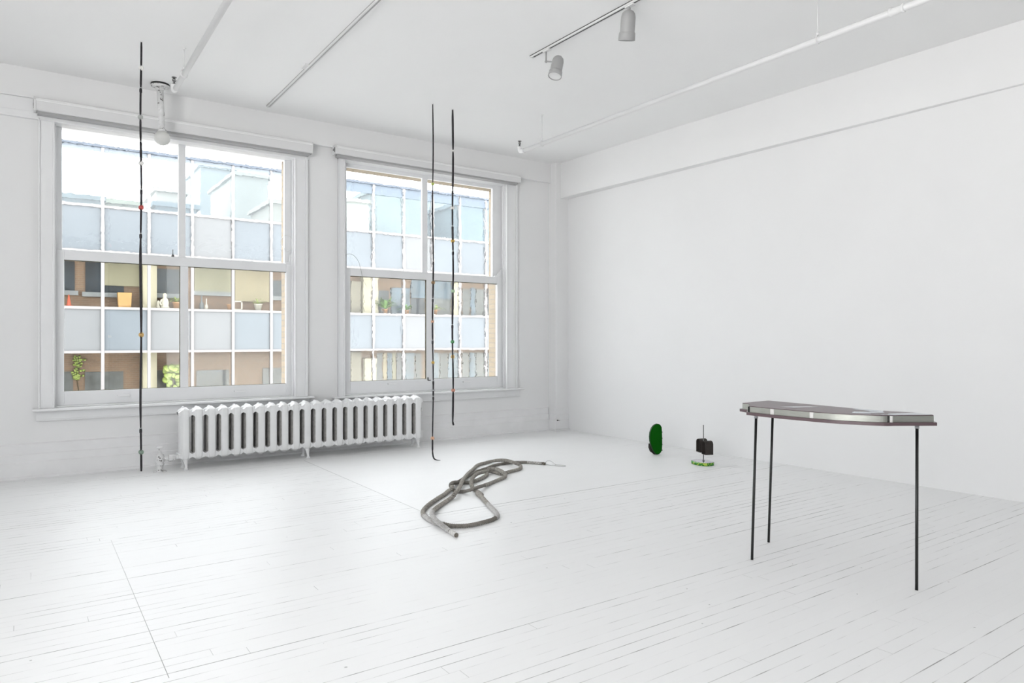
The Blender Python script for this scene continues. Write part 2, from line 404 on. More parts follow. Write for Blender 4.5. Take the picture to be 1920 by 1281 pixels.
# ------------------------------------------------------------------ the two sash windows
def sash_window(idx, x0, x1, cl, cr, sillx, zsill, up, lo, head, gup, glo):
    """x0,x1 opening; cl/cr outer casing edges; up/lo: (glass x list, z0, z1); head: casing head spec"""
    r = struct_empty('window_%d' % idx, ((x0+x1)/2, 8.05, ZS))
    ztop = 3.385 if idx == 1 else 3.455
    # side casings: flat board, inner bead and outer back band
    for s, a, b in (('l', cl, x0), ('r', x1, cr)):
        mb = MB(); mb.box(a, b, 7.958, YW+.01, zsill, ztop+.02)
        if s == 'l': mb.box(a, a+.012, 7.945, 7.97, zsill, ztop+.02); mb.box(b-.012, b+.004, 7.948, 7.97, zsill, ztop)
        else: mb.box(b-.028, b, 7.938, 7.97, zsill, ztop+.02); mb.box(a-.004, a+.014, 7.948, 7.97, zsill, ztop)
        mb.build('side_casing', M['trim'], r, bevel=.003)
    # head casing
    mb = MB()
    if idx == 1:
        mb.box(XL, cr+.015, 7.945, YW+.01, ztop, 3.45); mb.box(XL, cr+.015, 7.952, YW+.01, 3.45, 3.575)
    else:
        mb.box(cl, cr, 7.945, YW+.01, ztop, 3.50)
        mb.box(cl, cr, 7.955, YW+.01, 3.50, 3.56)
    mb.build('head_casing', M['trim'], r, bevel=.003)
    # frame / jambs lining the opening
    mb = MB(); mb.box(x0-.03, x0, YW, 8.2, ZS, ZT); mb.box(x1, x1+.03, YW, 8.2, ZS, ZT); mb.box(x0-.03, x1+.03, YW, 8.2, ztop, ZT+.03)
    mb.box(x0, x0+.018, 8.02, 8.035, zsill, ZT); mb.box(x1-.018, x1, 8.02, 8.035, zsill, ZT)   # stop beads
    mb.build('jamb', M['trim'], r, bevel=.002)
    # stool and apron
    mb = MB(); mb.box(sillx[0], sillx[1], 7.875, 8.20, zsill-.022, zsill); mb.box(x0, x1, 8.0, 8.2, zsill, zsill+.012)
    mb.build('stool', M['trim'], r, bevel=.008, seg=3)
    mb = MB(); mb.box(sillx[0]+.03, sillx[1]-.03, 7.955, YW+.01, zsill-.118, zsill-.022); mb.box(sillx[0]+.03, sillx[1]-.03, 7.945, YW+.01, zsill-.118, zsill-.106)
    mb.build('apron', M['trim'], r, bevel=.002)
    # sashes
    for nm, (gx, z0, z1), yf, yg, gm, bot, top in (('lower_sash', lo, 8.045, 8.08, glo, zsill+.015, 2.175), ('upper_sash', up, 8.095, 8.12, gup, 2.10, ZT)):
        mb = MB(); a, b = x0+.004, x1-.004
        if nm == 'upper_sash': a, b = x0+.002, x1-.002
        mb.box(a, gx[0], yf, yf+.045, bot, top); mb.box(gx[3], b, yf, yf+.045, bot, top); mb.box(gx[1], gx[2], yf+.004, yf+.04, z0, z1)
        mb.box(gx[0], gx[3], yf, yf+.045, bot, z0); mb.box(gx[0], gx[3], yf, yf+.045, z1, top)
        if nm == 'upper_sash':   # sash horns
            for xx, s in ((gx[3]-.002, 1),):
                mb.prism([(xx, 2.17), (b-.002, 2.17), (b-.002, 2.30), (b-.03, 2.285), (xx+.045, 2.205), (xx, 2.19)], -8.075, -8.055, Matrix(((1, 0, 0, 0), (0, 0, -1, 0), (0, 1, 0, 0), (0, 0, 0, 1))))
        sh = mb.build(nm, M['sash'], r, bevel=.004)
        for q in (0, 2):
            mg = MB(); mg.box(gx[q]-.004, gx[q+1]+.004, yg-.002, yg+.002, z0-.004, z1+.004)
            mg.build('glass_pane', gm, sh)
            mp = MB()
            if nm == 'lower_sash':
                mp.box(gx[q], gx[q+1], yf+.006, yf+.03, z1-.006, z1+.001)
                if q == 0: mp.box(gx[q+1]-.005, gx[q+1]+.001, yf+.008, yf+.03, z0, z1)
                mp.box(gx[q], gx[q+1], yf+.012, yf+.03, z0-.001, z0+.004)
                mp.build('putty_line', M['putty'], sh)
    return r
u1 = ([.28, 1.322, 1.392, 2.440], 2.188, 3.443); l1 = ([.296, 1.331, 1.409, 2.445], .800, 2.084)
u2 = ([3.188, 4.222, 4.300, 5.318], 2.168, 3.41); l2 = ([3.219, 4.256, 4.371, 5.362], .796, 2.082)
win1 = sash_window(1, .212, 2.520, .088, 2.663, (.04, 2.72), .652, u1, l1, None, M['glass_wavy'], M['glass'])
win2 = sash_window(2, 3.112, 5.460, 3.03, 5.636, (2.96, 5.71), .632, u2, l2, None, M['glass_streak'], M['glass_streak'])
def children(o): return [c for c in bpy.data.objects if c.parent == o]
def child(o, n): return [c for c in children(o) if c.name.split('.')[0] == n][0]
# lifts and latches on the sashes
for w, spots in ((win1, ((232, 741), (449, 733))), (win2, ((735, 720), (875, 716)))):
    ls = child(w, 'lower_sash')
    for (x, y) in spots:
        p = ony(x, y, 8.03); mb = MB(); mb.box(p.x-.055, p.x+.055, 8.022, 8.048, p.z-.004, p.z+.006); mb.box(p.x-.055, p.x+.055, 8.018, 8.026, p.z-.012, p.z+.006)
        mb.build('sash_lift', M['trim'], ls, bevel=.002)
p = ony(324, 483, 8.06)
mb = MB(); mb.box(p.x-.012, p.x+.012, 8.05, 8.075, 2.175, 2.20); mb.cyl((p.x, 8.062, 2.2), (p.x, 8.062, 2.255), .004); mb.build('sash_lock', M['steel'], child(win1, 'upper_sash'))
p = ony(803, 712, 8.04)
mb = MB(); mb.box(p.x-.008, p.x+.03, 8.028, 8.046, p.z-.014, p.z-.004); mb.box(p.x-.01, p.x, 8.028, 8.046, p.z-.004, p.z+.03); mb.build('sash_latch', M['steel'], child(win2, 'lower_sash'))

# bent wires left on the sashes
def smooth_path(P, n=8, closed=False):
    """Catmull-Rom"""
    P = [Vector(p) for p in P]; out = []
    N = len(P)
    for i in range(N-1):
        p0 = P[max(i-1, 0)]; p1 = P[i]; p2 = P[i+1]; p3 = P[min(i+2, N-1)]
        for k in range(n):
            t = k/n; out.append(.5*((2*p1)+(-p0+p2)*t+(2*p0-5*p1+4*p2-p3)*t*t+(-p0+3*p1-3*p2+p3)*t**3))
    out.append(P[-1]); return out
wp = [(235, 240), (285, 212), (330, 205), (385, 220), (430, 250), (480, 300), (530, 370), (562, 450), (582, 520), (600, 600), (620, 700), (645, 790), (690, 900), (735, 985)]
pts = [ony(630+x/12.81, 460+y/12.81, 8.036-.012*math.sin(i/13*PI)) for i, (x, y) in enumerate(wp)]
tag(MB().tube(smooth_path(pts), .0022, 6).build('bent_wire', M['wire']), 'thin dark wire arching over the middle rail of the right-hand window', 'wire')
wp = [(590, 290), (560, 230), (480, 190), (390, 190), (310, 240), (265, 340), (280, 470), (340, 560), (400, 610), (450, 680), (540, 640), (600, 570)]
pts = [ony(510+x/16.02, 430+y/16.02, 8.036-.01*math.sin(i)) for i, (x, y) in enumerate(wp)]
mb = MB().tube(smooth_path(pts), .0022, 6)
pts = [ony(510+x/16.02, 430+y/16.02, 8.034) for i, (x, y) in enumerate([(500, 700), (540, 780), (575, 840), (600, 870)])]
mb.tube(smooth_path(pts), .0022, 6)
tag(mb.build('looped_wire', M['whitecord']), 'pale looped cord hanging at the right jamb of the left-hand window', 'wire')

# ------------------------------------------------------------------ roller blinds
def blind(x0, x1, z0, z1, label):
    t = thing('roller_blind', ((x0+x1)/2, 7.86, z0), label, 'blind', 'roller blind cassettes over the windows')
    prof = [(7.94, z0+.004), (7.856, z0), (7.848, z0+.006), (7.834, z1-.042), (7.862, z1-.016), (7.94, z1-.016)]
    mb = MB(); mb.profx(prof, x0+.02, x1-.006); mb.build('cassette', M['blind'], t, bevel=.002)
    mb = MB(); mb.profx([(7.94, z1-.016), (7.862, z1-.016), (7.836, z1-.040), (7.834, z1-.034), (7.846, z1-.014), (7.872, z1), (7.94, z1)], x0+.02, x1-.006); mb.build('lit_chamfer', M['blind_lit_top'], t)
    mb = MB(); mb.profx([(7.935, z0-.028), (7.872, z0-.022), (7.868, z0+.002), (7.935, z0+.004)], x0+.03, x1-.03); mb.build('fabric_roll', M['lamp'], t)
    for a, b, q in ((x0, x0+.02, 0), (x1-.006, x1, 1)):
        mb = MB(); mb.profx([(7.945, z0-.004), (7.84, z0-.004), (7.834, z1-.035), (7.855, z1+.002), (7.945, z1+.002)], a, b); br = mb.build('end_bracket', M['blind'], t, bevel=.002)
        if q == 0:
            mb = MB(); mb.box(a-.003, a+.001, 7.855, 7.875, z0+.02, z1-.03); mb.cyl((a-.004, 7.90, (z0+z1)/2), (a+.001, 7.90, (z0+z1)/2), .014); mb.build('pivot_slot', M['steel'], br)
blind(.05, 2.69, 3.445, 3.572, 'long white roller blind cassette above the left-hand window')
blind(2.955, 5.62, 3.485, 3.590, 'long white roller blind cassette above the right-hand window')

# ------------------------------------------------------------------ radiator
RX0, PITCH, RY = 1.302, .1234, 7.66      # first section centre x, pitch, centre y
NSEC = 22
rad = thing('radiator', (RX0+PITCH*(NSEC-1)/2, RY, 0), 'long white cast iron radiator of many rounded columns under the windows', 'radiator')
def section_mesh(first=False):
    """one column: slab with rounded front, waist and crest, hubs toward its neighbours"""
    mb = MB(); zb, zt, d, hw = .088, .622, .104, .050
    rings = []
    nz = 22
    for k in range(nz+1):
        u = k/nz; z = zb+(zt-zb)*u
        e = min(1, math.sqrt(max(0, 1-((abs(u-.5)*2-.80)/.20)**2))) if abs(u-.5)*2 > .80 else 1.
        dd = d*(.52+.48*e); ww = hw*(.35+.65*e)
        if u > .90: dd = d*(.52+.48*e)
        ring = []
        for i in range(20):
            t = 2*PI*i/20; c, s_ = math.cos(t), math.sin(t)
            ex = .62
            ring.append(Vector((ww*math.copysign(abs(c)**ex, c), dd*math.copysign(abs(s_)**.8, s_), z)))
        rings.append(ring)
    vs = [p for r in rings for p in r]; n = 20
    fs = [(k*n+i, k*n+(i+1) % n, (k+1)*n+(i+1) % n, (k+1)*n+i) for k in range(nz) for i in range(n)]
    mb.add(vs, fs, True); mb.add(vs, [tuple(range(n-1, -1, -1)), tuple(range(nz*n, nz*n+n))], True)
    # hubs, drooping between columns
    for z, r in ((.570, .030), (.130, .028)):
        mb.lathe([(r*.98, -PITCH/2), (r*.86, -PITCH*.49), (r*.92, -.046), (r*1.0, 0), (r*.92, .046), (r*.86, PITCH*.49), (r*.98, PITCH/2)], (0, 0, z), (1, 0, 0), 20)
    # webs that close the gap above and below the slots, arched toward the slot
    mxz = Matrix(((1, 0, 0, 0), (0, 0, -1, 0), (0, 1, 0, 0), (0, 0, 0, 1)))
    for sg in (1, -1):
        xs = [.030+(PITCH/2-.030)*k/6 for k in range(7)]
        lo_ = [.545-.030*(1-k/6)**2 for k in range(7)]; hi_ = [.604-.026*(k/6)**.8 for k in range(7)]
        mb.prism([(sg*x, z) for x, z in zip(xs, lo_)]+[(sg*x, z) for x, z in reversed(list(zip(xs, hi_)))], -.090, .090, mxz, True)
        lo_ = [.104+.022*(k/6)**.7 for k in range(7)]; hi_ = [.158+.030*(1-k/6)**2 for k in range(7)]
        mb.prism([(sg*x, z) for x, z in zip(xs, lo_)]+[(sg*x, z) for x, z in reversed(list(zip(xs, hi_)))], -.090, .090, mxz, True)
    # crest nib and front seam
    mb.add([(-.020, -.05, .615), (.004, -.05, .615), (.004, .05, .615), (-.020, .05, .615), (-.016, -.035, .630), (-.002, -.035, .630), (-.002, .035, .630), (-.016, .035, .630)],
           [(0, 1, 5, 4), (1, 2, 6, 5), (2, 3, 7, 6), (3, 0, 4, 7), (4, 5, 6, 7)], True)
    return mb
M['iron'] = paint('darker grey slot face', (.40, .39, .375), .7, var=.2, scale=30)
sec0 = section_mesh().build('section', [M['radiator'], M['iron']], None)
for pl_ in sec0.data.polygons:      # the faces between the columns take the darker grey
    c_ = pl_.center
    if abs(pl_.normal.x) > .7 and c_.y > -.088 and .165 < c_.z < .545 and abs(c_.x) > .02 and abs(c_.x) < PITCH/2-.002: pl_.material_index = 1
bv = sec0.modifiers.new('soft', 'BEVEL'); bv.width = .004; bv.segments = 2; bv.limit_method = 'ANGLE'; bv.angle_limit = .6
sec1 = sec0.copy(); sec1.data = sec0.data.copy(); col.objects.link(sec1)      # the rest share one mesh; the end column's outer side stays white
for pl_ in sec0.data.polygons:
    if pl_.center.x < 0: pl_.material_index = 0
for i in range(NSEC):
    o = (sec0, sec1)[i] if i < 2 else sec1.copy()
    if i > 1: col.objects.link(o)
    o.parent = rad; o.location = (RX0+PITCH*i-rad.location.x, 0, 0)
for i in (0, 10, 21):
    x = RX0+PITCH*i
    for y, s in ((RY-.055, -1), (RY+.055, 1)):
        mb = MB()
        pth = smooth_path([(x, y, .13), (x+.004, y+s*.012, .085), (x+.006, y+s*.02, .045), (x+.004, y+s*.034, .008)], 6)
        rr = [.030-.016*min(1, k/12) + (.007 if k > 16 else 0) for k in range(len(pth))]
        mb.tube(pth, rr, 12); mb.lathe([(.024, 0), (.022, .008), (.014, .014)], (x+.004, y+s*.034, 0), n=14)
        mb.build('foot', M['radiator'], rad)
# valve and supply pipe at the left end
vx, vy = 1.078, 7.63
mb = MB(); mb.lathe([(.060, 0), (.058, .008), (.030, .012), (.028, .035), (.030, .05), (.030, .062), (.038, .066), (.038, .082), (.030, .088), (.040, .10), (.043, .125), (.040, .15), (.036, .158), (.037, .166), (.020, .172), (.015, .19), (.011, .20), (.011, .232)], (vx, vy, 0), n=20)
mb.cyl((vx+.02, vy, .125), (vx+.085, vy, .125), .024); mb.lathe([(.028, 0), (.034, .004), (.034, .06), (.028, .065)], (vx+.075, vy, .125), (1, 0, 0), 8, False)
val = mb.build('supply_valve', M['chipped'], rad, bevel=.0)
mb = MB(); mb.lathe([(.006, 0), (.030, .006), (.034, .012), (.030, .018), (.006, .020)], (vx, vy, .228), n=20)
mb.build('handwheel', M['radiator'], val)
mb = MB(); mb.cyl((vx+.13, vy, .125), (RX0-.02, RY-.02, .135), .022); mb.build('supply_pipe', M['radiator'], rad)
p = ony(805, 765, 7.66)
xe = RX0+PITCH*(NSEC-1)+.055
mb = MB(); mb.cyl((xe-.02, RY, .44), (xe+.03, RY, .44), .006); mb.lathe([(.004, -.0), (.014, .004), (.013, .012), (.003, .045)], (xe+.032, RY, .425), n=14); mb.build('air_vent', M['chipped'], rad)

# ------------------------------------------------------------------ hanging beaded cords
BC = {'white': (.78, .77, .75), 'red': (.50, .09, .08), 'amber': (.62, .40, .14), 'green': (.10, .33, .14), 'grey': (.42, .43, .42), 'lime': (.42, .50, .12), 'brown': (.30, .19, .09),
      'peach': (.75, .45, .30), 'gold': (.62, .40, .08), 'pale green': (.45, .60, .40), 'salmon': (.66, .30, .22), 'silver': (.55, .55, .57), 'sage': (.22, .30, .24)}
for k, v in BC.items(): M['bead_'+k] = paint(k+' bead', v, .3, var=.1, scale=60)
TOCAM = Vector((-FW.x, -FW.y, 0))
def beaded_cord(base, r, pxx, ybot, beads, knots, label, curl=None):
    depth = FW.x*base[0]+FW.y*base[1]
    zz = lambda y: H+(638-y)*depth/FPX
    t = thing('beaded_cord', (base[0], base[1], zz(ybot) if not curl else 0), label, 'hanging cord', 'beaded black cords hanging from the ceiling')
    zb = zz(ybot)
    ks = sorted([zz(k) for k in knots]+[zz(b[0]) for b in beads]+[ZC, zb], reverse=True)
    pts = []; rs = []
    rnd = random.Random(int(base[0]*100))
    # the cord: lengths of slightly different thickness joined at the beads and knots
    off = Vector((0, 0, 0))
    for i in range(len(ks)-1):
        a, b = ks[i], ks[i+1]; w = r*rnd.uniform(.82, 1.12); n = 5
        for q in range(n+1):
            z = a+(b-a)*q/n
            pts.append(Vector((base[0]+.0035*math.sin(z*5.1+base[0]), base[1]+.003*math.cos(z*4.3), z)))
            rs.append(w*(.72 if q in (0, n) else 1))
    if curl:
        e = pts[-1]
        for (dx, dz, k) in curl: pts.append(e+RT*dx+Vector((0, 0, dz))); rs.append(r*k)
    # drop near-duplicates
    P2 = [pts[0]]; R2 = [rs[0]]
    for p, q in zip(pts[1:], rs[1:]):
        if (p-P2[-1]).length > .004: P2.append(p); R2.append(q)
    MB().tube(P2, R2, 10).build('cord', M['cord'], t)
    for (y, cname, kind) in beads:
        z = zz(y); c = Vector((base[0]+.0035*math.sin(z*5.1+base[0]), base[1]+.003*math.cos(z*4.3), z))
        mb = MB(); R = r*(2.15 if kind == 'ring' else 1.8)
        mb.torus(c, R*.78, R*.34, TOCAM, 18, 8)
        if kind != 'open': mb.sphere(c, R*.62, 10)
        else: mb.sphere(c, R*.35, 8)
        mb.build('bead', M['bead_'+cname], t)
    for y in knots:
        z = zz(y); c = Vector((base[0]+.0035*math.sin(z*5.1+base[0]), base[1]+.003*math.cos(z*4.3), z))
        mb = MB(); mb.lathe([(r*.8, -.004), (r*1.02, -.002), (r*1.02, .002), (r*.8, .004)], c, n=12); mb.build('binding', M['bead_grey'], t)
        mb = MB(); mb.lathe([(r*.7, -.045), (r*1.12, -.038), (r*1.2, -.02), (r*1.05, -.008), (r*.8, -.004)], c, n=12); mb.build('knot', M['cord'], t)
    MB().lathe([(r*.5, 0), (r*.5, .012), (r*1.2, .014), (r*1.2, .02)], (base[0]+.0035*math.sin(ZC*5.1+base[0]), base[1]+.003*math.cos(ZC*4.3), ZC-.02), n=10).build('ceiling_hook', M['pipe'], t)
beaded_cord((.797, 6.68), .0095, 264, 884, [(128, 'white', 'ring'), (220, 'grey', 'ring'), (306, 'white', 'ring'), (389, 'red', 'ring'), (628, 'amber', 'ring'), (848, 'sage', 'ring')],
            [165, 265, 355, 438, 803], 'black beaded cord in front of the left-hand window, ending just above the floor')
beaded_cord((3.590, 6.64), .0088, 809, 846, [(345, 'lime', 'bead'), (530, 'brown', 'ring'), (603, 'peach', 'bead'), (680, 'gold', 'bead'), (732, 'silver', 'bead'), (822, 'peach', 'ring')],
            [490, 560, 638, 714, 743], 'black beaded cord whose frayed lower end curls on the floor by the radiator',
            curl=[(.002, -.03, 1), (.006, -.055, 1), (.014, -.078, .95), (.026, -.090, .8), (.045, -.096, .55), (.064, -.099, .35), (.085, -.100, .2)])
beaded_cord((3.856, 6.673), .0108, 850, 790, [(283, 'white', 'bead'), (390, 'white', 'bead'), (452, 'gold', 'bead'), (546, 'pale green', 'bead'), (641, 'green', 'bead'), (669, 'amber', 'open'), (732, 'salmon', 'bead')],
            [357, 424, 471, 609], 'thicker black beaded cord that stops well above the floor, rightmost of the three', curl=[(.004, -.025, 1), (.010, -.045, .9)])

# ------------------------------------------------------------------ rope
def mat_rope():
    m, nt, b = new_mat('weathered twisted rope'); g = G(nt); P = g.pos()
    f = g.noise(P, 160, 3, .7); c = g.noise(P, 4.5, 2)
    a = g.mix(g.ramp(c, .35, .65), (.12, .105, .088), (.24, .22, .20))
    o = g.mix(g.ramp(f, .3, .7), a, (.30, .285, .26))
    g.link(o, b.inputs['Base Color']); b.inputs['Roughness'].default_value = .95
    bp = g.n('ShaderNodeBump'); bp.inputs['Strength'].default_value = .8; bp.inputs['Distance'].default_value = .002
    g.link(f, bp.inputs['Height']); g.link(bp.outputs[0], b.inputs['Normal']); return m
M['rope'] = mat_rope()
M['serving'] = paint('pale string binding', (.62, .61, .59), .8, var=.15, scale=60, bump=.9, bscale=200)
M['dirty'] = paint('frayed rope end', (.20, .18, .15), .95, var=.3, scale=80, bump=.9, bscale=300)
RR = .0150
A = lambda x, y, z=0.: (780+x/11.29, 920+y/11.29, z)
B = lambda x, y, z=0.: (830+x/13.71, 850+y/13.71, z)
Cc = lambda x, y, z=0.: (930+x/13.71, 850+y/13.71, z)
rp = [A(850, 945), A(700, 850), A(560, 745, .012), A(420, 630, .022), A(350, 530, .022), A(345, 460, .02), A(410, 390, .01), A(520, 310), A(700, 190), A(800, 110, .008), B(280, 1080, .02), B(380, 960, .034), B(455, 830, .034), B(500, 730, .034),
      B(575, 620, .022), B(670, 510, .01), B(780, 420), B(900, 310), B(1100, 250), B(1300, 200, .01), B(1500, 180, .03), B(1650, 190, .034), B(1780, 225, .03), Cc(480, 250, .03), Cc(590, 290, .018), Cc(640, 345), Cc(600, 405), Cc(450, 450), Cc(300, 490, 0), B(1640, 505, .0), B(1500, 535, 0.),
      B(1350, 490, .0), B(1180, 462, .01), B(1050, 480, .026), B(920, 515, .034), B(820, 580, .034), B(745, 680, .03), B(735, 790, .01), B(775, 890, 0), B(880, 980), B(1010, 1080), A(1290, 60), A(1400, 150), A(1500, 260), A(1600, 370), A(1700, 475), A(1715, 545), A(1620, 615), A(1400, 680), A(1150, 735), A(950, 750), A(750, 745), A(600, 715, 0), A(450, 690, 0), A(300, 625), A(190, 540), A(145, 465), A(180, 390), A(280, 295), A(430, 190), A(600, 85), B(50, 1060), B(150, 970, 0), B(250, 910, 0.02), B(235, 840, .03), B(255, 775, .03),
      B(370, 752, .0), B(500, 760, 0), B(640, 755, .0), B(770, 735, 0), B(900, 690, 0), B(1030, 630, 0), B(1120, 570, .0), B(1140, 500, .004), B(1180, 415, .03), B(1300, 395, .034), B(1440, 430, .034), B(1560, 500, .03), B(1615, 590, .012), B(1500, 660, 0), B(1200, 785, 0), B(900, 880, .028), B(700, 950, .02), B(520, 985, .0), B(380, 985, .0), B(285, 950, 0), B(220, 880, .0), B(200, 810, .034), B(260, 760, .06), B(400, 735, .0), B(540, 650, 0), B(690, 570, 0), B(850, 485, 0), B(1000, 430, 0), B(1140, 385, .0), B(1250, 340), B(1400, 295), B(1600, 260, 0), Cc(300, 250, 0), Cc(480, 235, 0), Cc(640, 232, 0), Cc(800, 235, 0), Cc(1000, 250, 0), Cc(1180, 262, 0)]
cl = [onz(x, y, RR+z) for x, y, z in rp]
cl = smooth_path(cl, 10)
# resample evenly
def resample(P, step):
    out = [P[0].copy()]; acc = 0.
    for a, b in zip(P[:-1], P[1:]):
        L = (b-a).length
        if L < 1e-9: continue
        d = step-acc
        while d <= L:
            out.append(a.lerp(b, d/L)); d += step
        acc = L-(d-step)
    out.append(P[-1].copy()); return out
cl = resample(cl, .005)
for _ in range(3):
    cl = [cl[0]]+[(cl[i-1]+cl[i]*2+cl[i+1])/4 for i in range(1, len(cl)-1)]+[cl[-1]]
def frames(P):
    up = Vector((0, 0, 1)); F = []
    for i in range(len(P)):
        t = (P[min(i+1, len(P)-1)]-P[max(i-1, 0)]).normalized(); u = (up-t*up.dot(t)).normalized(); F.append((t, u, t.cross(u)))
    return F
FR = frames(cl)
rope = thing('rope', (cl[0].x, cl[0].y, 0), 'thick weathered grey rope lying in loops on the white floor', 'rope')
mb = MB()
s1, s2 = 20, len(cl)-34
for k in range(3):
    pts = []
    for i in range(0, len(cl)):
        a = 2*PI*(i*.005/.050+k/3.); t, u, w = FR[i]
        pts.append(cl[i]+(u*math.cos(a)+w*math.sin(a))*RR*.54)
    mb.tube(pts, RR*.50, 7)
mb.build('twisted_strands', M['rope'], rope)
# pale bindings near both ends, darker cut face at the near end
def serving(i0, i1, r):
    mb = MB(); P = cl[i0:i1]; mb.tube(P, r, 14)
    return mb
serving(0, s1, RR*1.10).build('end_binding', M['serving'], rope)
# ring-by-ring lashings on the first stretch
def nearest(x, y, lo=0, hi=None):
    p = onz(x, y, RR); hi = len(cl) if hi is None else hi
    return min(range(lo, hi), key=lambda i: (cl[i].xy-p.xy).length)
n1 = nearest(*A(600, 85)[:2], 60); n_front = nearest(*A(1620, 615)[:2], 300); n_front2 = nearest(*A(600, 715)[:2], n_front)
n_left = nearest(*B(150, 970)[:2], n_front2); n_mid = nearest(*B(900, 880)[:2], n_left)
def lashing(i0, i1, m, pitch, r=.17, name='lashing'):
    pts = []; n = int((i1-i0)*.005/pitch*12)
    for k in range(n+1):
        u = i0+(i1-i0)*k/n; i = min(int(u), len(cl)-2); c = cl[i].lerp(cl[i+1], u-i); t, u_, w = FR[i]; a = 2*PI*k/12
        pts.append(c+(u_*math.cos(a)+w*math.sin(a))*RR*1.0)
    MB().tube(pts, RR*r, 5).build(name, m, rope)
M['twine_pale'] = paint('pale twine', (.56, .55, .54), .85, var=.2, scale=80)
M['twine'] = paint('grey brown twine', (.40, .38, .345), .9, var=.3, scale=50)
lashing(s1, 120, M['twine_pale'], .0125, .24)
lashing(120, n_front-95, M['twine'], .0110, .22)
lashing(n_front-95, n_front-10, M['twine_pale'], .0125, .24)
lashing(n_front2, n_front2+60, M['twine_pale'], .0125, .24)
lashing(n_front2+60, n_mid-10, M['twine'], .0110, .22)
serving(s2, len(cl), RR*.95).build('end_binding', M['serving'], rope)
d = (cl[0]-cl[1]).normalized()
MB().cyl(cl[0], cl[0]+d*.004, RR*.98, n=16).build('cut_end', M['dirty'], rope)
# a few stray fibres
mb = MB(); rnd = random.Random(3)
for q in range(46):
    i = rnd.randrange(20, len(cl)-20); t, u, w = FR[i]; a = rnd.uniform(-.3, PI+.3)
    dn = u*math.sin(a)+w*math.cos(a); p0 = cl[i]+dn*RR*.9; L = rnd.uniform(.008, .022)
    mb.tube([p0, p0+dn*L*.5+t*L*.4, p0+dn*L*.8+t*L*.9], [.0009, .0008, .0004], 4)
mb.build('stray_fibres', M['rope'], rope)['kind'] = 'stuff'
# knot of wire and ring at the far end
e = cl[-1]; t = (cl[-1]-cl[-4]).normalized(); sd = Vector((0, 0, 1)).cross(t)
mb = MB()
for q in range(4): mb.torus(e+t*(.012+.008*q)+Vector((0, 0, -.002)), .014-.001*q, .0042, (t+Vector((.2*math.sin(q*2.), .2, .15*math.cos(q)))).normalized(), 14, 6)
mb.build('end_knot', M['dirty'], rope)
lp = [e+t*.03+sd*.0, e+t*.06+Vector((0, 0, .03)), e+t*.10+Vector((0, 0, .028)), e+t*.135+Vector((0, 0, .006)), e+t*.15-Vector((0, 0, .007)), e+t*.10-Vector((0, 0, .012)), e+t*.04-Vector((0, 0, .008))]
mb = MB(); mb.tube(smooth_path(lp, 6), .0030, 7)
c2 = e+t*.195; c2.z = .005
ring = [c2+t*.062*math.cos(a)+sd*.034*math.sin(a) for a in [2*PI*i/24 for i in range(24)]]
mb.tube(ring, .0028, 7, closed=True)
mb.build('wire_ring', M['chrome'], rope)

# ------------------------------------------------------------------ shaped side table
tab = thing('side_table', (3.79, 2.3, 0), 'narrow mauve table with curved silver edge on three thin black legs', 'table')
top = [(4.03, 2.81), (3.745, 2.80), (3.715, 2.725), (3.60, 2.645), (3.590, 2.47), (3.598, 2.32), (3.612, 2.18), (3.635, 2.08), (3.680, 1.985), (3.735, 1.905), (3.775, 1.882), (3.965, 1.755), (3.995, 1.775), (4.02, 1.89), (3.99, 1.99), (3.975, 2.17), (4.0, 2.42)]
curve = smooth_path([(*q, 0) for q in top[3:11]], 6)
top = top[:3]+[(q.x, q.y) for q in curve]+top[11:]
def offset(pts, d):
    n = len(pts); out = []
    for i in range(n):
        a, b, c = Vector(pts[i-1]), Vector(pts[i]), Vector(pts[(i+1) % n])
        n1 = Vector(((b-a).y, -(b-a).x)).normalized(); n2 = Vector(((c-b).y, -(c-b).x)).normalized()
        m = (n1+n2)/2; m = m/max(.35, m.length_squared); out.append(tuple(b+m*d))
    return out
sgn = 1 if sum(top[i][0]*top[(i+1) % len(top)][1]-top[(i+1) % len(top)][0]*top[i][1] for i in range(len(top))) > 0 else -1
def mat_silver():
    m, nt, b = new_mat('brushed silver edging'); g = G(nt); P = g.pos((3, 3, 60)); 
    g.link(g.mix(g.ramp(g.noise(P, 6, 3), .3, .7), (.40, .41, .37), (.50, .51, .47)), b.inputs['Base Color'])
    b.inputs['Metallic'].default_value = .7; b.inputs['Roughness'].default_value = .42; return m
M['silver'] = mat_silver()
M['mirror'] = paint('blue grey mirror inlay', (.42, .47, .52), .08, metal=.9, var=.05, scale=5)
# lower mauve board and its small step at the left end
low = offset(top, .014*sgn)
MB().prism(low, .845, .862).build('lower_board', M['mauve'], tab, bevel=.001)
MB().prism(top, .8625, .896).build('silver_band', M['silver'], tab, bevel=.0005)
tp = offset(top, -.0008*sgn)
MB().prism(tp, .8965, .900).build('upper_board', M['mauve'], tab)
# the upright joint plates in the band
for (x, y) in ((3.5895, 2.475), (3.606, 2.235)):
    MB().box(x-.004, x+.006, y-.011, y+.011, .863, .8955).build('joint_plate', M['bead_white'], tab)
mb = MB(); mb.box(3.766, 3.776, 1.874, 1.888, .8625, .8965); mb.build('joint_plate', M['bead_white'], tab)
for a, b, c, d in ((3.598, 3.606, 2.638, 2.650), (3.753, 3.765, 1.886, 1.897)): MB().box(a, b, c, d, .8625, .8965).build('joint_gap', M['black'], tab)
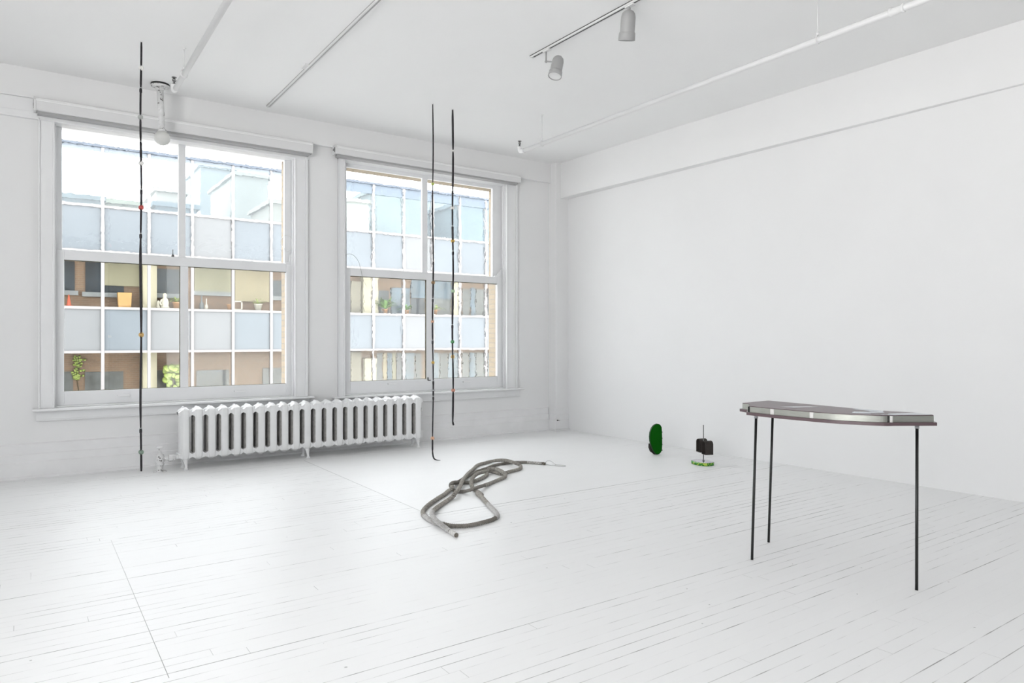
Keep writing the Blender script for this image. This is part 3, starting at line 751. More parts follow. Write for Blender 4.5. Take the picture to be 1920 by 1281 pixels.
# mirror inlays on the top
def inlay(pts): MB().prism(pts, .8995, .9012).build('inlay', M['mirror'], tab)
inlay([(3.70, 2.50), (3.78, 2.47), (3.86, 2.42), (3.88, 2.36), (3.80, 2.38), (3.72, 2.42)])
inlay([(3.93, 2.18), (3.975, 2.15), (3.965, 2.02), (3.92, 2.00), (3.90, 2.07)])
inlay([(3.74, 2.08), (3.80, 2.10), (3.85, 2.03), (3.90, 1.98), (3.84, 1.96), (3.78, 2.00)])
inlay([(3.79, 1.91), (3.84, 1.93), (3.93, 1.90), (4.00, 1.86), (3.99, 1.80), (3.963, 1.765), (3.80, 1.872)])
inlay([(3.735, 1.925), (3.77, 1.93), (3.80, 1.90), (3.775, 1.89)])
def leg(fx, fy, tx, ty):
    a = Vector((fx, fy, 0)); b = Vector((tx, ty, .846))
    mb = MB(); mb.cyl(a, b, .0078, n=14); l = mb.build('leg', M['black'], tab)
    mb = MB(); mb.lathe([(.011, 0), (.011, .016), (.013, .016), (.013, .022)], b-(b-a).normalized()*.0225, (b-a), 14); mb.build('ferrule', M['ferrule'], l)
leg(3.518, 2.563, 3.640, 2.622); leg(3.912, 2.725, 3.92, 2.70); leg(3.792, 1.762, 3.926, 1.822)

# ------------------------------------------------------------------ two small floor sculptures
RV = ray(1228, 830); RV.z = 0; RV.normalize(); RS = Vector((RV.y, -RV.x, 0))      # view direction and screen right there
gc = onz(1229, 853, 0); 
sc1 = thing('green_sculpture', (gc.x, gc.y, 0), 'upright dark green pill-shaped panel standing on the floor by the right wall', 'sculpture')
fn = (-RV*.86+RS*.50).normalized()      # panel faces the camera, turned a little to the right
ax = Vector((-fn.y, fn.x, 0)); 
if ax.dot(RS) < 0: ax = -ax
def stadium(w, h, flat=.0, n=16, squash=1.25):
    """upright pill outline, left side fuller than the right"""
    pts = []
    for i in range(4*n):
        a = 2*PI*i/(4*n); c, s = math.cos(a), math.sin(a)
        ex = .55 if c < 0 else .38
        pts.append((w/2*math.copysign(abs(c)**ex, c), h/2+h/2*math.copysign(abs(s)**.72, s)))
    return pts
def upright(mb, pts, c, thick):
    m = Matrix(((ax.x, 0, fn.x, c.x), (ax.y, 0, fn.y, c.y), (0, 1, 0, c.z), (0, 0, 0, 1)))
    mb.prism(pts, -thick/2, thick/2, m, True)
PO = [(425, 145), (355, 172), (300, 215), (260, 268), (235, 320), (200, 430), (188, 560), (195, 680), (215, 790), (250, 900), (310, 1040), (370, 1120), (425, 1160), (500, 1140), (555, 1090), (585, 1020), (595, 900), (597, 750), (595, 600), (590, 430), (578, 270), (545, 205), (490, 160)]
o_pts = [((x-390)/407*.160, (1160-y)/1015*.352) for x, y in PO]
mb = MB(); upright(mb, o_pts, Vector((gc.x, gc.y, .002)), .022); mb.build('edge_layer', M['green_dark'], sc1, bevel=.001)
mb = MB(); upright(mb, [(x*.94, .352/2+(z-.352/2)*.97) for x, z in o_pts], Vector((gc.x, gc.y, .002))+fn*.0125, .003); mb.build('front_face', M['green'], sc1)
for z in (.255, .185, .115, .05):
    mb = MB(); c = Vector((gc.x, gc.y, z))+ax*.0775+fn*.002; mb.box(-.004, .004, -.013, .013, -.006, .006, Matrix.Translation(c) @ Matrix.Rotation(math.atan2(fn.y, fn.x)-PI/2, 4, 'Z')); mb.build('edge_stud', M['black'], sc1)
mb = MB(); c = Vector((gc.x, gc.y, 0))-fn*.032-ax*.030
mb.prism([(-.018, .035), (.03, .002), (.07, .002), (.08, .06), (.02, .125), (-.034, .125), (-.036, .08)], -.016, .016, Matrix(((ax.x, 0, fn.x, c.x), (ax.y, 0, fn.y, c.y), (0, 1, 0, c.z), (0, 0, 0, 1))))
mb.build('rear_support', M['leather'], sc1, bevel=.004)

bc = Vector((5.80, 4.83, 0))
sc2 = thing('rod_sculpture', tuple(bc), 'small floor piece with green-edged mirror base, thin rod and two dark leather loops', 'sculpture')
la = (onz(1337, 875, 0)-onz(1301, 867, 0)).normalized(); lb = Vector((-la.y, la.x, 0))
hl = .118; hwd = .088
bp_ = [(bc+la*hl*math.copysign(abs(math.cos(a))**.75, math.cos(a))+lb*hwd*math.copysign(abs(math.sin(a))**.62, math.sin(a))).to_tuple()[:2] for a in [2*PI*i/48 for i in range(48)]]
def mat_greenedge():
    m, nt, b = new_mat('green base edge with yellow marks'); g = G(nt); P = g.pos()
    g.link(g.mix(g.ramp(g.noise(P, 42, 1), .52, .62), (.03, .22, .015), (.40, .55, .06)), b.inputs['Base Color']); b.inputs['Roughness'].default_value = .25; return m
M['greenedge'] = mat_greenedge()
MB().prism(bp_, .0, .033, smooth_side=True).build('base', M['greenedge'], sc2)
bt = [((Vector((*p, 0))-bc)*.985+bc).to_tuple()[:2] for p in bp_]
M['basetop'] = paint('pale mirror sheet', (.62, .60, .68), .12, metal=.6, var=.03)
MB().prism(bt, .0325, .0355).build('mirror_top', M['basetop'], sc2)
rod = onz(1319, 868, .0355); rod = Vector((rod.x, rod.y, 0))
rod = Vector((5.80, 4.86, 0)); k = ray(1319, 850); rod = Vector((k.x, k.y, 0))*((bc.x*FW.x+bc.y*FW.y)/(k.x*FW.x+k.y*FW.y))
MB().cyl((rod.x, rod.y, .035), (rod.x, rod.y, .412), .0048, n=12).build('rod', M['steel'], sc2)
MB().cyl((rod.x, rod.y, .0355), (rod.x, rod.y, .043), .011, n=14).build('rod_collar', M['steel'], sc2)
n_ = (-RS*.9-RV*.43).normalized(); a_ = (RV*.9-RS*.43).normalized()
def loop(c, w, h, d, z0):
    """bent strap: arch of leather, open at both ends"""
    outer = [(-w/2, 0)]+[(-w/2*math.cos(t), h-w/2*.9+w/2*.9*math.sin(t)) for t in [PI*i/14 for i in range(15)]]+[(w/2, 0)]
    th = .006; inner = [(-w/2+th, th)]+[((-w/2+th)*math.cos(t), h-w/2*.9+(w/2*.9-th)*math.sin(t)) for t in [PI*i/14 for i in range(15)]]+[(w/2-th, th)]
    V = []; Fq = []
    n = len(outer)
    for q, dd in ((0, 0), (1, -d)):
        for (x, z) in outer: V.append(c+a_*x+n_*dd+Vector((0, 0, z0+z)))
        for (x, z) in inner: V.append(c+a_*x+n_*dd+Vector((0, 0, z0+z)))
    for i in range(n):
        j = (i+1) % n
        Fq += [(i, j, n+j, n+i), (2*n+i, 3*n+i, 3*n+j, 2*n+j), (i, 2*n+i, 2*n+j, j), (n+i, n+j, 3*n+j, 3*n+i)]
    return MB().add(V, Fq, False)
c1 = rod+n_*.028-a_*.052
loop(c1, .085, .142, .088, .112).build('leather_loop', M['leather'], sc2, bevel=.0015)
c1 = rod+n_*.028+a_*.062
loop(c1, .085, .142, .088, .120).build('leather_loop', M['leather'], sc2, bevel=.0015)

# ------------------------------------------------------------------ ceiling: tracks, spotlights, sprinkler pipes, pendant
def track(x0, y0, x1, y1, label, plate=None, dark=True):
    t = thing('lighting_track', ((x0+x1)/2, (y0+y1)/2, ZC), label, 'lighting track', 'lighting tracks on the ceiling')
    d = Vector((x1-x0, y1-y0, 0)); L = d.length; d.normalize(); ang = math.atan2(d.y, d.x)
    m = Matrix.Translation((x0, y0, ZC)) @ Matrix.Rotation(ang, 4, 'Z')
    mb = MB(); mb.box(0, L, -.019, -.007, -.019, 0, m); mb.box(0, L, .007, .019, -.019, 0, m); mb.box(0, L, -.019, .019, -.004, 0, m); mb.box(0, .012, -.019, .019, -.019, 0, m)
    mb.build('rail', M['track'], t, bevel=.0008)
    MB().box(.03, L, -.0068, .0068, -.0188, -.0045, m).build('slot', M['slot'] if dark else M['slot_pale'], t)
    MB().box(0, L, -.0215, -.0195, -.006, -.0005, m).build('shadow_gap', M['slot'] if dark else M['slot_pale'], t)  # dark strip paints the shadow line where rail meets ceiling
    if plate is not None:
        mb = MB(); mb.box(plate-.09, plate+.03, -.055, .030, -.012, 0, m); mb.build('feed_plate', M['track'], t, bevel=.002)
    return t, m
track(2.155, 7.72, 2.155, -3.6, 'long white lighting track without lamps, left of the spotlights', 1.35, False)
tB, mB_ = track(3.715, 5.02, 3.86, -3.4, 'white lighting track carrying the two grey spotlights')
def spotlight(px, py, dirv, arm, label, yy):
    """px,py attach point; dirv axis the lamp points along; arm: stem length"""
    t = thing('spotlight', (px, py, ZC-.02), label, 'spotlight', 'grey spotlights on the ceiling track')
    mb = MB(); mb.box(px-.017, px+.017, py-.055, py+.03, ZC-.032, ZC-.0195); mb.build('adapter', M['track'], t, bevel=.002)
    dv = Vector(dirv).normalized()
    piv = Vector((px, py, ZC-.03-arm))
    mb = MB(); mb.cyl((px, py, ZC-.03), piv, .008, n=12); mb.sphere(piv, .013, 8); mb.build('stem', M['lamp'], t)
    return t, piv, dv
def housing(t, top, dv, s=1.):
    prof = [(0, 0), (.018, .003), (.034, .012), (.046, .028), (.051, .048), (.052, .06), (.053, .145), (.053, .152), (.059, .158), (.061, .205), (.057, .207), (.055, .19), (.048, .165), (.048, .16), (0, .16)]
    pr_ = [(r*s, h*s) for r, h in prof]
    h = MB().lathe(pr_[:12], top, dv, 32).build('housing', M['lamp'], t)
    MB().lathe([(.052*s, .150*s), (.0555*s, .150*s), (.0555*s, .154*s), (.052*s, .154*s)], top, dv, 32).build('trim_ring', M['lamp'], h)
    m = MB().lathe([(.054*s, .200*s), (.050*s, .17*s), (.046*s, .165*s), (0, .163*s)], top, dv, 32); m.build('lamp_face', M['lamp_in'], t)
# lamp nearer the window: tilted, its lit-looking face seen from below
k = onz(1031, 97, ZC-.02)
yA = k.y; xA = 3.715+(5.02-yA)*.0172
t1, piv, dv = spotlight(xA, yA, (-.25, .1, -1), .085, 'grey spotlight tilted on a short arm, the one nearer the windows', 0)
dpt = (xA*FW.x+yA*FW.y)
def at_depth(x, y, D): d = ray(x, y); return EYE+d*D
tp1 = at_depth(1048, 106, dpt-.02); bt1 = at_depth(1038, 154, dpt-.05)
ax1 = (bt1-tp1); ax1 = (ax1.normalized()+TOCAM*.12).normalized()
housing(t1, tp1, ax1, .98)
mid = tp1+ax1*.055
MB().tube([piv, piv+(mid-piv)*.5, mid], .007, 8).build('yoke', M['lamp'], t1)
# lamp nearer the camera: hangs straight
k = onz(1187, 14, ZC-.02); yB = k.y; xB = 3.715+(5.02-yB)*.0172
t2, piv, dv = spotlight(xB, yB, (0, 0, -1), .012, 'larger-looking grey spotlight hanging straight down, the one nearer the camera', 0)
housing(t2, Vector((xB, yB, ZC-.046)), (Vector((0, 0, -1))-TOCAM*.36-RT*.03), 1.06)

def hanger(t, x, y, zp, r, name='hanger', ringr=None):
    mb = MB(); mb.cyl((x, y, ZC), (x, y, zp+r+.03), .0045, n=8); mb.lathe([(.016, 0), (.016, .004), (.006, .01)], (x, y, ZC), (0, 0, -1), 12)
    mb.lathe([(.011, 0), (.011, .022)], (x, y, zp+r+.015), n=8)
    ringp = [Vector((x+(r+.004)*math.sin(a)*1.0, y, zp+(r+.006)*math.cos(a)+(.012 if math.cos(a) > .7 else 0))) for a in [2*PI*i/20 for i in range(20)]]
    mb.tube(ringp, .0035, 6, closed=True); mb.torus((x, y-.012, zp), r+.001, .004, (0, 1, 0), 20, 6)
    return mb.build(name, M['pipe'], t)
def sprinkler(x, y0, y1, z, r, hang, head_y, label, xs=0., coup=()):
    t = thing('sprinkler_pipe', (x, (y0+y1)/2, z), label, 'pipe', 'white sprinkler pipes under the ceiling')
    X = lambda y: x+xs*(y0-y)
    mb = MB(); mb.cyl((X(y0), y0-.03, z), (X(y1), y1, z), r, n=20); mb.build('pipe', M['pipe'], t)
    el = smooth_path([(x, y0-.06, z), (x, y0-.03, z), (x, y0, z+.004), (x, y0+.022, z+.016), (x, y0+.03, z+.04), (x, y0+.03, z+.062)], 6)
    mb = MB(); mb.tube(el, r*1.16, 16); mb.torus((x, y0-.055, z), r*1.12, .005, (0, 1, 0), 20, 6); mb.torus((x, y0+.03, z+.058), r*1.12, .005, (0, 0, 1), 20, 6); mb.build('elbow', M['pipe'], t)
    mb = MB(); zb = z+.062
    mb.lathe([(.013, 0), (.013, .014), (.008, .016), (.008, .03), (.011, .032), (.011, .04), (.004, .042), (.004, .062)], (x, y0+.03, zb), n=10)
    mb.tube([(x-.012, y0+.03, zb+.03), (x-.016, y0+.03, zb+.045), (x, y0+.03, zb+.066)], .003, 6); mb.tube([(x+.012, y0+.03, zb+.03), (x+.016, y0+.03, zb+.045), (x, y0+.03, zb+.066)], .003, 6)
    mb.lathe([(.022, 0), (.022, .003), (.006, .005)], (x, y0+.03, zb+.066), n=16); mb.build('sprinkler_head', M['steel'], t)
    for h in hang: hanger(t, X(h), h, z, r)
    for c in coup:
        mb = MB(); mb.lathe([(r*1.12, -.05), (r*1.35, -.046), (r*1.35, -.034), (r*1.12, -.030), (r*1.14, .030), (r*1.35, .034), (r*1.35, .046), (r*1.12, .05)], (X(c), c, z), (0, 1, 0), 20)
        mb.build('coupling', M['pipe'], t)
    return t
sprinkler(1.125, 7.09, -3.8, 3.62, .024, (6.62, 1.0, -2), 0, 'white sprinkler pipe with elbow near the globe light, left of the tracks', 0.0, (4.9-1.0,))
sprinkler(4.775, 6.66, -3.8, 3.522, .022, (6.26, 2.93, -1), 0, 'long white sprinkler pipe running along the ceiling near the right wall', .0075, (2.36,))

# old painted pendant: black box at the ceiling, chipped stem, round globe
pend = thing('pendant_light', (1.10, 7.70, ZC), 'old chipped white stem lamp with a round globe in front of the left-hand window', 'lamp')
pc = onz(300.5, 159, ZC-.006)
MB().lathe([(.086, 0), (.086, .016), (.06, .018)], (pc.x, pc.y, ZC), (0, 0, -1), 28).build('mounting_gap', M['black'], pend)
MB().lathe([(.080, .016), (.087, .018), (.082, .030), (.045, .036)], (pc.x, pc.y, ZC), (0, 0, -1), 28).build('canopy', M['chipped'], pend)
D = pc.x*FW.x+pc.y*FW.y
sph = at_depth(304, 259, D)
stem_top = Vector((pc.x-.003, pc.y, ZC-.034)); stem_bot = Vector((sph.x, sph.y, sph.z+.06))
mb = MB(); mb.cyl(stem_top, stem_bot, .031, .027, n=20); mb.lathe([(.040, 0), (.040, .02), (.031, .03)], stem_top, stem_bot-stem_top, 20); mb.build('stem', M['chipped'], pend)
def mat_globe():
    m, nt, b = new_mat('frosted white globe'); b.inputs['Base Color'].default_value = (.85, .85, .83, 1); b.inputs['Roughness'].default_value = .35
    b.inputs['Transmission Weight'].default_value = .45; b.inputs['IOR'].default_value = 1.2
    g = G(nt); bp = g.n('ShaderNodeBump'); bp.inputs['Strength'].default_value = .2; g.link(g.noise(g.pos(), 40, 2), bp.inputs['Height']); g.link(bp.outputs[0], b.inputs['Normal']); return m
M['globe'] = mat_globe()
MB().sphere(sph, .073, 20).build('globe', M['globe'], pend)
MB().lathe([(.034, 0), (.040, .008), (.040, .03), (.034, .036)], (sph.x, sph.y, sph.z+.05), n=20).build('globe_collar', M['chipped'], pend)

# little dark cable clip on the column's baseboard
p = onz(1044, 806, 0)
mb = MB(); mb.lathe([(.011, 0), (.009, .012), (.003, .014)], (6.225, 7.786, .152), (-.5, -1, 0), 12); mb.tube([(6.228, 7.782, .152), (6.245, 7.776, .150), (6.262, 7.782, .149)], .003, 6)
tag(mb.build('cable_clip', M['slot']), 'tiny black clip on the baseboard of the corner column', 'clip')

# ------------------------------------------------------------------ outside: the street and the office block opposite
YO = 28.0
S = (YO)/20.
X20 = lambda x: x*S
Z20 = lambda z: H+(z-H)*S
struct(MB().box(-60, 110, 8.5, 110, -9.3, -9).build('ground', M['asphalt']))
blk = thing('office_building', (12, YO, -9), 'office block across the street with white mullions and pale blue panels', 'building')
mx = [X20(.513+1.0275*k) for k in range(-5, 20)]
zs = [Z20(1.01), Z20(2.10), Z20(3.50), Z20(4.62), Z20(6.09)]
FL = zs[2]-zs[0]      # storey height
x_lo, x_hi = mx[0], mx[-1]
# floor slabs with roof, and a brick wall modelled for the reflection in the panes
mb = MB()
for z in (zs[0]-FL, zs[0]-2*FL, zs[0], zs[2]): mb.box(x_lo, x_hi, YO+.1, YO+9, z+.15, z+FL*.0+.75)
mb.build('floor_slab', M['slabgrey'], blk)
IY = YO+.75
mb = MB(); mb.box(x_lo, x_hi, IY, IY+.3, -9, zs[3]); mb.build('reflected_wall', M['brick'], blk)
mb = MB(); mb.box(x_lo, x_hi, YO-.12, YO+.2, zs[4]-.02, zs[4]+.07); mb.build('coping', M['coping'], blk)
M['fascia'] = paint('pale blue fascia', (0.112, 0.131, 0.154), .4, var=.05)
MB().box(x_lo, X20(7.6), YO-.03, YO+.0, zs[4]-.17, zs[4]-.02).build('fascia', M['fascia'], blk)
M['overhang_shade'] = paint('overhang shade band', (0.06, 0.08, 0.104), .4, var=.1)  # shade under the roof overhang, put in as a darker band
MB().box(X20(7.6), x_hi, YO-.03, YO+.0, zs[4]-.42, zs[4]-.02).build('fascia', M['overhang_shade'], blk)
# spandrel panels and panes, one per bay and storey
rnd = random.Random(11)
for i in range(len(mx)-1):
    a, b = mx[i]+.03, mx[i+1]-.03
    for z0, z1 in ((zs[0], zs[1]), (zs[2], zs[3]), (zs[0]-FL, zs[1]-FL)):
        mb = MB(); mb.box(a, b, YO, YO+.06, z0+.03, z1-.03)
        mb.build('spandrel_panel', M['spandrel_white'] if (rnd.random() < .3) else M['spandrel'], blk)
    for z0, z1, m_ in ((zs[1], zs[2], M['facadepane']), (zs[1]-FL, zs[0], M['facadepane']), (zs[3], zs[4], M['skypane'])):
        MB().box(a, b, YO+.02, YO+.03, z0+.03, z1-.03).build('vision_pane', m_, blk)
for x in mx: MB().box(x-.05, x+.05, YO-.07, YO+.05, -5.6, zs[4]-.02).build('mullion', M['mullion'], blk)
for z in zs[:4]+[zs[1]-FL, zs[0]-FL]: MB().box(x_lo, x_hi, YO-.055, YO+.045, z-.045, z+.045).build('transom', M['mullion'], blk)
# reflected openings and columns, modelled as solid parts behind the panes
def behind(px0, py0, px1, py1, mat, name, y=IY, t=.04, sill=False):
    a = ony(px0, py0, y); b = ony(px1, py1, y)
    zt = ony((px0+px1)/2, py0, y).z; zb = ony((px0+px1)/2, py1, y).z
    o = MB().box(a.x, b.x, y-t, y+.02, zb, zt).build(name, M[mat], blk)
    if sill: MB().box(a.x-.1, b.x+.1, y-.12, y, zb-.16, zb).build('sill', M['sillstone'], blk)
behind(118, 490, 140, 545, 'darkglass', 'reflected_window', sill=True); behind(160, 490, 232, 549, 'darkglass', 'reflected_window', sill=True)
behind(196, 492, 277, 537, 'shade', 'window_shade', t=.1)
behind(293, 505, 338, 551, 'darkglass', 'reflected_window', sill=True)
behind(364, 500, 432, 547, 'shade', 'window_shade', t=.08, sill=True); behind(440, 506, 506, 566, 'shade_beige', 'window_shade', t=.08)
behind(510, 526, 528, 556, 'darkglass', 'reflected_window', sill=True)
behind(266, 490, 292, 582, 'cream', 'column', t=.3); behind(266, 660, 292, 730, 'cream', 'column', t=.3)
behind(116, 697, 137, 735, 'greyglass', 'reflected_window'); behind(159, 697, 231, 735, 'greyglass', 'reflected_window')
behind(294, 694, 338, 735, 'greyglass', 'reflected_window'); behind(368, 694, 429, 728, 'darkglass', 'reflected_window'); behind(492, 690, 528, 726, 'darkglass', 'reflected_window')
# to the right, behind the second window: reflected columns, blue and grey bays
behind(655, 528, 673, 590, 'stone', 'column', t=.2); behind(676, 520, 704, 592, 'cream', 'column', t=.3)
behind(706, 545, 728, 590, 'darkglass', 'reflected_window'); behind(733, 540, 768, 592, 'blueglass', 'reflected_window'); behind(770, 560, 796, 592, 'darkglass', 'reflected_window')
behind(770, 522, 845, 560, 'blueglass', 'window_shade', t=.1); behind(846, 530, 858, 594, 'cream', 'column', t=.25)
behind(812, 558, 844, 592, 'greyglass', 'reflected_window'); behind(866, 542, 880, 596, 'greyglass', 'reflected_window'); behind(882, 540, 890, 596, 'blueglass', 'reflected_window'); behind(891, 542, 907, 596, 'greyglass', 'reflected_window'); behind(914, 542, 926, 598, 'darkglass', 'reflected_window')
behind(655, 660, 674, 730, 'stone', 'column', t=.2); behind(680, 672, 702, 730, 'cream', 'column', t=.25)
for a, b, m_ in ((706, 716, 'darkglass'), (718, 724, 'shade_beige'), (726, 734, 'blueglass'), (735, 741, 'shade'), (743, 757, 'darkglass'), (760, 776, 'blueglass'), (778, 790, 'greyglass'), (812, 822, 'blueglass'), (824, 838, 'greyglass'), (840, 858, 'blueglass'), (866, 878, 'greyglass'), (880, 890, 'blueglass'), (891, 909, 'greyglass'), (914, 926, 'blueglass')):
    behind(a, 662, b, 732, m_, 'reflected_window')
# things standing on the ledges of the block
ZL = zs[1]+.05; YL = YO+.32
MB().box(x_lo, x_hi, YO+.06, IY, zs[1]-.04, zs[1]+.05).build('window_ledge', M['slabgrey'], blk)
MB().box(x_lo, x_hi, YO+.06, IY, zs[1]-FL-.04, zs[1]-FL+.05).build('window_ledge', M['slabgrey'], blk)
def lx(px): return ony(px, 570, YL).x
x = lx(129)
mb = MB(); mb.lathe([(.10, 0), (.09, .02), (.075, .03), (.012, .40), (0, .40)], (x, YL, ZL), n=14); mb.box(x-.12, x+.12, YL-.12, YL+.12, ZL, ZL+.02)
tag(mb.build('traffic_cone', M['cone'], None), 'small red orange cone on the far office ledge, behind the left-hand window', 'cone')
x0, x1 = lx(220), lx(246)
pl = thing('planter_box', ((x0+x1)/2, YL, ZL), 'square ochre planter box on the far office ledge', 'planter')
mb = MB(); w = (x1-x0)/2; c = (x0+x1)/2
mb.add([(c+sx*w*k2, YL+sy*.18*k2, ZL+h_) for h_, k2 in ((0, .90), (.52, 1.)) for sx, sy in ((-1, -1), (1, -1), (1, 1), (-1, 1))], [(3, 2, 1, 0), (4, 5, 6, 7), (0, 1, 5, 4), (1, 2, 6, 5), (2, 3, 7, 6), (3, 0, 4, 7)])
mb.build('box', M['ochre'], pl); MB().box(c-w*.92, c+w*.92, YL-.16, YL+.16, ZL+.50, ZL+.53).build('soil', M['soil'], pl)
def plant(px, pot_r, pot_h, n, L, leafm, potm, label, z=None, seed=1, wid=.035, droop=.5, cat='potted plant'):
    z = ZL if z is None else z; x = lx(px); t = thing('potted_plant', (x, YL, z), label, cat); rnd = random.Random(seed)
    MB().lathe([(pot_r*.72, 0), (pot_r, pot_h*.85), (pot_r*1.08, pot_h*.86), (pot_r*1.08, pot_h), (pot_r*.9, pot_h)], (x, YL, z), n=18).build('pot', M[potm], t)
    mb = MB()
    for i in range(n):
        a = rnd.uniform(0, 2*PI); ln = L*rnd.uniform(.65, 1.1); el = rnd.uniform(.5, 1.35); dr = Vector((math.cos(a)*math.cos(el), math.sin(a)*math.cos(el)*.6, math.sin(el)))
        p0 = Vector((x, YL, z+pot_h*.95)); side = Vector((-math.sin(a), math.cos(a), 0)); V = []; Fs = []
        for k3 in range(6):
            u = k3/5; p = p0+dr*ln*u-Vector((0, 0, droop*ln*u*u)); ww = wid*math.sin(PI*min(.97, .12+u*.86))
            V += [p-side*ww+Vector((0, 0, .01)), p, p+side*ww+Vector((0, 0, .01))]
        for k3 in range(5):
            b0 = k3*3; Fs += [(b0, b0+1, b0+4, b0+3), (b0+1, b0+2, b0+5, b0+4)]
        mb.add(V, Fs, True)
    mb.build('foliage', M[leafm], t); return t
plant(331, .13, .24, 34, .40, 'leafy', 'terracotta', 'spiky yellow green plant in a pot, largest plant on the ledge behind the left-hand window', seed=2, wid=.03)
plant(484, .15, .26, 12, .50, 'leafy', 'plaster', 'sparse plant in a white pot on the far ledge, behind the left-hand window', seed=5, wid=.018)
plant(722, .12, .20, 44, .85, 'leaf', 'terracotta', 'tall green leafy plant on the far ledge behind the right-hand window', seed=8, wid=.05, droop=.3)
plant(817, .12, .22, 30, .62, 'leafy', 'terracotta', 'yellow spiky plant on the far ledge between the two hanging cords', seed=9, wid=.03)
plant(762, .11, .18, 30, .60, 'leaf', 'terracotta', 'round green bush on the far ledge left of the right-hand window mullion', seed=10, wid=.05)
# broad-leaved plant one storey below
x = lx(323); zb = zs[1]-FL+.05; t = thing('potted_plant', (x, YL, zb), 'broad-leaved green plant one storey lower, behind the left-hand window', 'potted plant'); rnd = random.Random(4)
MB().lathe([(.16, 0), (.22, .4), (.24, .42), (.2, .42)], (x, YL, zb), n=18).build('pot', M['terracotta'], t)
topz = Z20(.62)
MB().tube([(x, YL, zb+.4), (x+.05, YL, zb+1.2), (x, YL, topz-.1)], .025, 8).build('stem', M['soil'], t)
mb = MB()
for i in range(26):
    px_, py_ = rnd.uniform(310, 337), rnd.uniform(686, 728); p = ony(px_, py_, YL+rnd.uniform(-.15, .15)); R_ = rnd.uniform(.09, .17); q = Vector((rnd.uniform(-.6, .6), -1, rnd.uniform(.1, .9))).normalized()
    mb.lathe([(0, .012), (R_*.6, .004), (R_, -.012)], p, q, 12)
mb.build('foliage', M['leafy'], t)
# trailing vine on the brick
t = thing('climbing_vine', (ony(148, 690, IY-.1).x, IY-.1, zb), 'yellow green vine climbing the brick at the lower left of the left-hand window', 'vine')
mb = MB(); ms = MB(); pth = []
for i in range(60):
    px_ = 146+rnd.gauss(0, 5); py_ = rnd.uniform(668, 712)
    p = ony(px_, py_, IY-.07); mb.lathe([(0, .006), (.05, 0)], p, (rnd.uniform(-.5, .5), -1, rnd.uniform(-.2, .6)), 7)
MB().tube(smooth_path([ony(148, 735, IY-.05), ony(144, 705, IY-.05), ony(150, 685, IY-.05), ony(145, 668, IY-.05)], 5), .02, 6).build('stem', M['soil'], t)
mb.build('foliage', M['leafy'], t)
# figures, bottles, pots and a picture frame on the ledge
def lathe_thing(name, px, prof, mat, label, cat):
    x = lx(px); tag(MB().lathe(prof, (x, YL, ZL), n=16).build(name, M[mat], None, loc=(x, YL, ZL)), label, cat)
lathe_thing('figurine', 297, [(.07, 0), (.08, .05), (.05, .12), (.06, .2), (.03, .27), (0, .29)], 'plaster', 'smaller pale figurine on the far ledge, beside the white statuette', 'figurine')
x = lx(309); mb = MB(); mb.lathe([(.16, 0), (.17, .04), (.12, .10), (.14, .22), (.10, .34), (.055, .40), (.075, .47), (.06, .54), (0, .57)], (x, YL, ZL), n=16)
mb.tube([(x-.1, YL-.03, ZL+.32), (x-.17, YL-.05, ZL+.2), (x-.12, YL-.08, ZL+.1)], .035, 8)
tag(mb.build('statuette', M['plaster'], None, loc=(x, YL, ZL)), 'white plaster statuette on the far ledge left of the spiky plant', 'figurine')
lathe_thing('glass_bottle', 378, [(.07, 0), (.08, .03), (.08, .2), (.025, .3), (.025, .48), (.03, .5), (.03, .52)], 'spandrel', 'tall pale glass bottle on the far ledge, left one of the pair', 'bottle')
lathe_thing('white_bottle', 387, [(.05, 0), (.06, .03), (.06, .14), (.02, .22), (.02, .40), (0, .41)], 'plaster', 'small white bottle on the far ledge, right one of the pair', 'bottle')
lathe_thing('orange_pot', 432, [(.09, 0), (.14, .2), (.15, .22), (.12, .22)], 'terracotta', 'orange clay pot on the far ledge next to the white frame', 'pot')
x = lx(446); mb = MB()
for a, b, c_, d_ in ((-.17, -.12, 0, .36), (.12, .17, 0, .36), (-.17, .17, 0, .05), (-.17, .17, .31, .36)): mb.box(x+a, x+b, YL-.02, YL+.02, ZL+c_, ZL+d_)
tag(mb.build('picture_frame', M['plaster'], None), 'small white open frame standing on the far ledge', 'frame')

# roofs farther off, seen through the glazed top storey
def far_block(px0, px1, ptop, Y, depth, mat, name, label, roof=None):
    a = ony(px0, ptop, Y); b = ony(px1, ptop, Y); t = thing(name, ((a.x+b.x)/2, Y, -9), label, 'building', 'rooftops beyond the office block')
    MB().box(a.x, b.x, Y, Y+depth, -9, a.z-.25).build('walls', mat, t)
    MB().box(a.x-.2, b.x+.2, Y-.2, Y+depth+.2, a.z-.25, a.z).build('roof', roof or mat, t)
m_ = lambda n, c: paint(n, tuple(x*.60 for x in c), .8, var=.12, scale=.35)
far_block(100, 191, 360, 44, 6, m_('slate wall', (.10, .125, .135)), 'slate_building', 'dark slate rooftop farthest left beyond the office block')
far_block(191, 262, 372, 47, 6, m_('olive wall', (.24, .25, .19)), 'olive_building', 'low pale olive rooftop just right of the dark slate one')
far_block(293, 368, 378, 44, 5, m_('slate wall b', (.11, .14, .16)), 'slate_building', 'slate rooftop behind the middle muntin of the left-hand window')
far_block(293, 348, 352, 52, 5, m_('buff wall', (.30, .28, .25)), 'buff_building', 'small buff rooftop rising behind the slate one')
far_block(376, 440, 308, 64, 8, m_('pale grey green wall', (.20, .225, .235)), 'grey_green_building', 'tall pale grey green building, left one of the two')
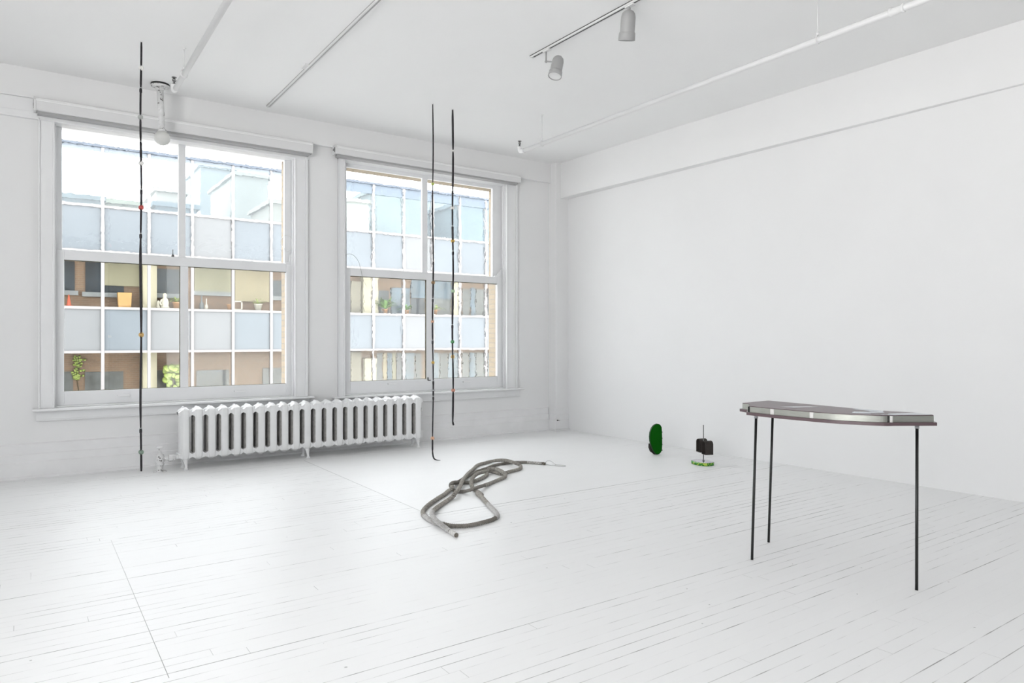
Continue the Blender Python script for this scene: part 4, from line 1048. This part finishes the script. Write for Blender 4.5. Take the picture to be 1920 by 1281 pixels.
far_block(440, 503, 322, 52, 8, m_('pale grey wall', (.24, .245, .225)), 'pale_grey_building', 'tall pale grey building, right one of the two seen in the left-hand window')
far_block(510, 548, 374, 44, 5, m_('beige wall c', (.28, .26, .22)), 'beige_building', 'small beige rooftop at the right edge of the left-hand window')
far_block(640, 692, 370, 46, 6, m_('cream wall', (.36, .35, .29)), 'cream_building', 'cream rooftop at the left edge of the right-hand window')
far_block(706, 800, 352, 50, 8, m_('sage wall', (.19, .225, .22)), 'sage_building', 'sage grey building in the left half of the right-hand window')
far_block(800, 852, 372, 62, 8, m_('blue grey wall', (.20, .235, .25)), 'blue_grey_building', 'blue grey building just right of the middle muntin of the right-hand window')
far_block(862, 945, 378, 48, 8, m_('slate blue wall', (.13, .17, .19)), 'slate_blue_building', 'slate blue building at the right edge of the right-hand window')

# ------------------------------------------------------------------ daylight
w = bpy.data.worlds.new('world'); sc.world = w; w.use_nodes = True; nt = w.node_tree; g = G(nt)
bg = nt.nodes['Background']
tc = g.n('ShaderNodeTexCoord'); sp = g.n('ShaderNodeSeparateXYZ'); g.link(tc.outputs['Generated'], sp.inputs[0])
up_ = g.ramp(sp.outputs[2], -.05, .5)
cn = g.noise(tc.outputs['Generated'], 2.5, 4, .6)
skyc = g.mix(g.ramp(cn, .4, .65), (.93, .965, 1.0), (1.0, 1.0, 1.0))
gnd = g.m('GREATER_THAN', sp.outputs[2], -.02)
g.link(g.mix(gnd, (1.6, 1.58, 1.55), skyc), bg.inputs['Color'])  # below the horizon glows brighter than the sky, added to lift the ceiling
bg.inputs['Strength'].default_value = 6.5
w.cycles.sampling_method = 'AUTOMATIC'

sc.view_settings.view_transform = 'Standard'; sc.view_settings.look = 'None'; sc.view_settings.gamma = 1; sc.view_settings.use_curve_mapping = False
sc.view_settings.exposure = 0.30
sc.cycles.max_bounces = 8; sc.cycles.diffuse_bounces = 4; sc.cycles.glossy_bounces = 3; sc.cycles.transmission_bounces = 6; sc.cycles.adaptive_threshold = .06; sc.cycles.transparent_max_bounces = 12
sc.cycles.use_denoising = True
sc.cycles.sample_clamp_indirect = 12
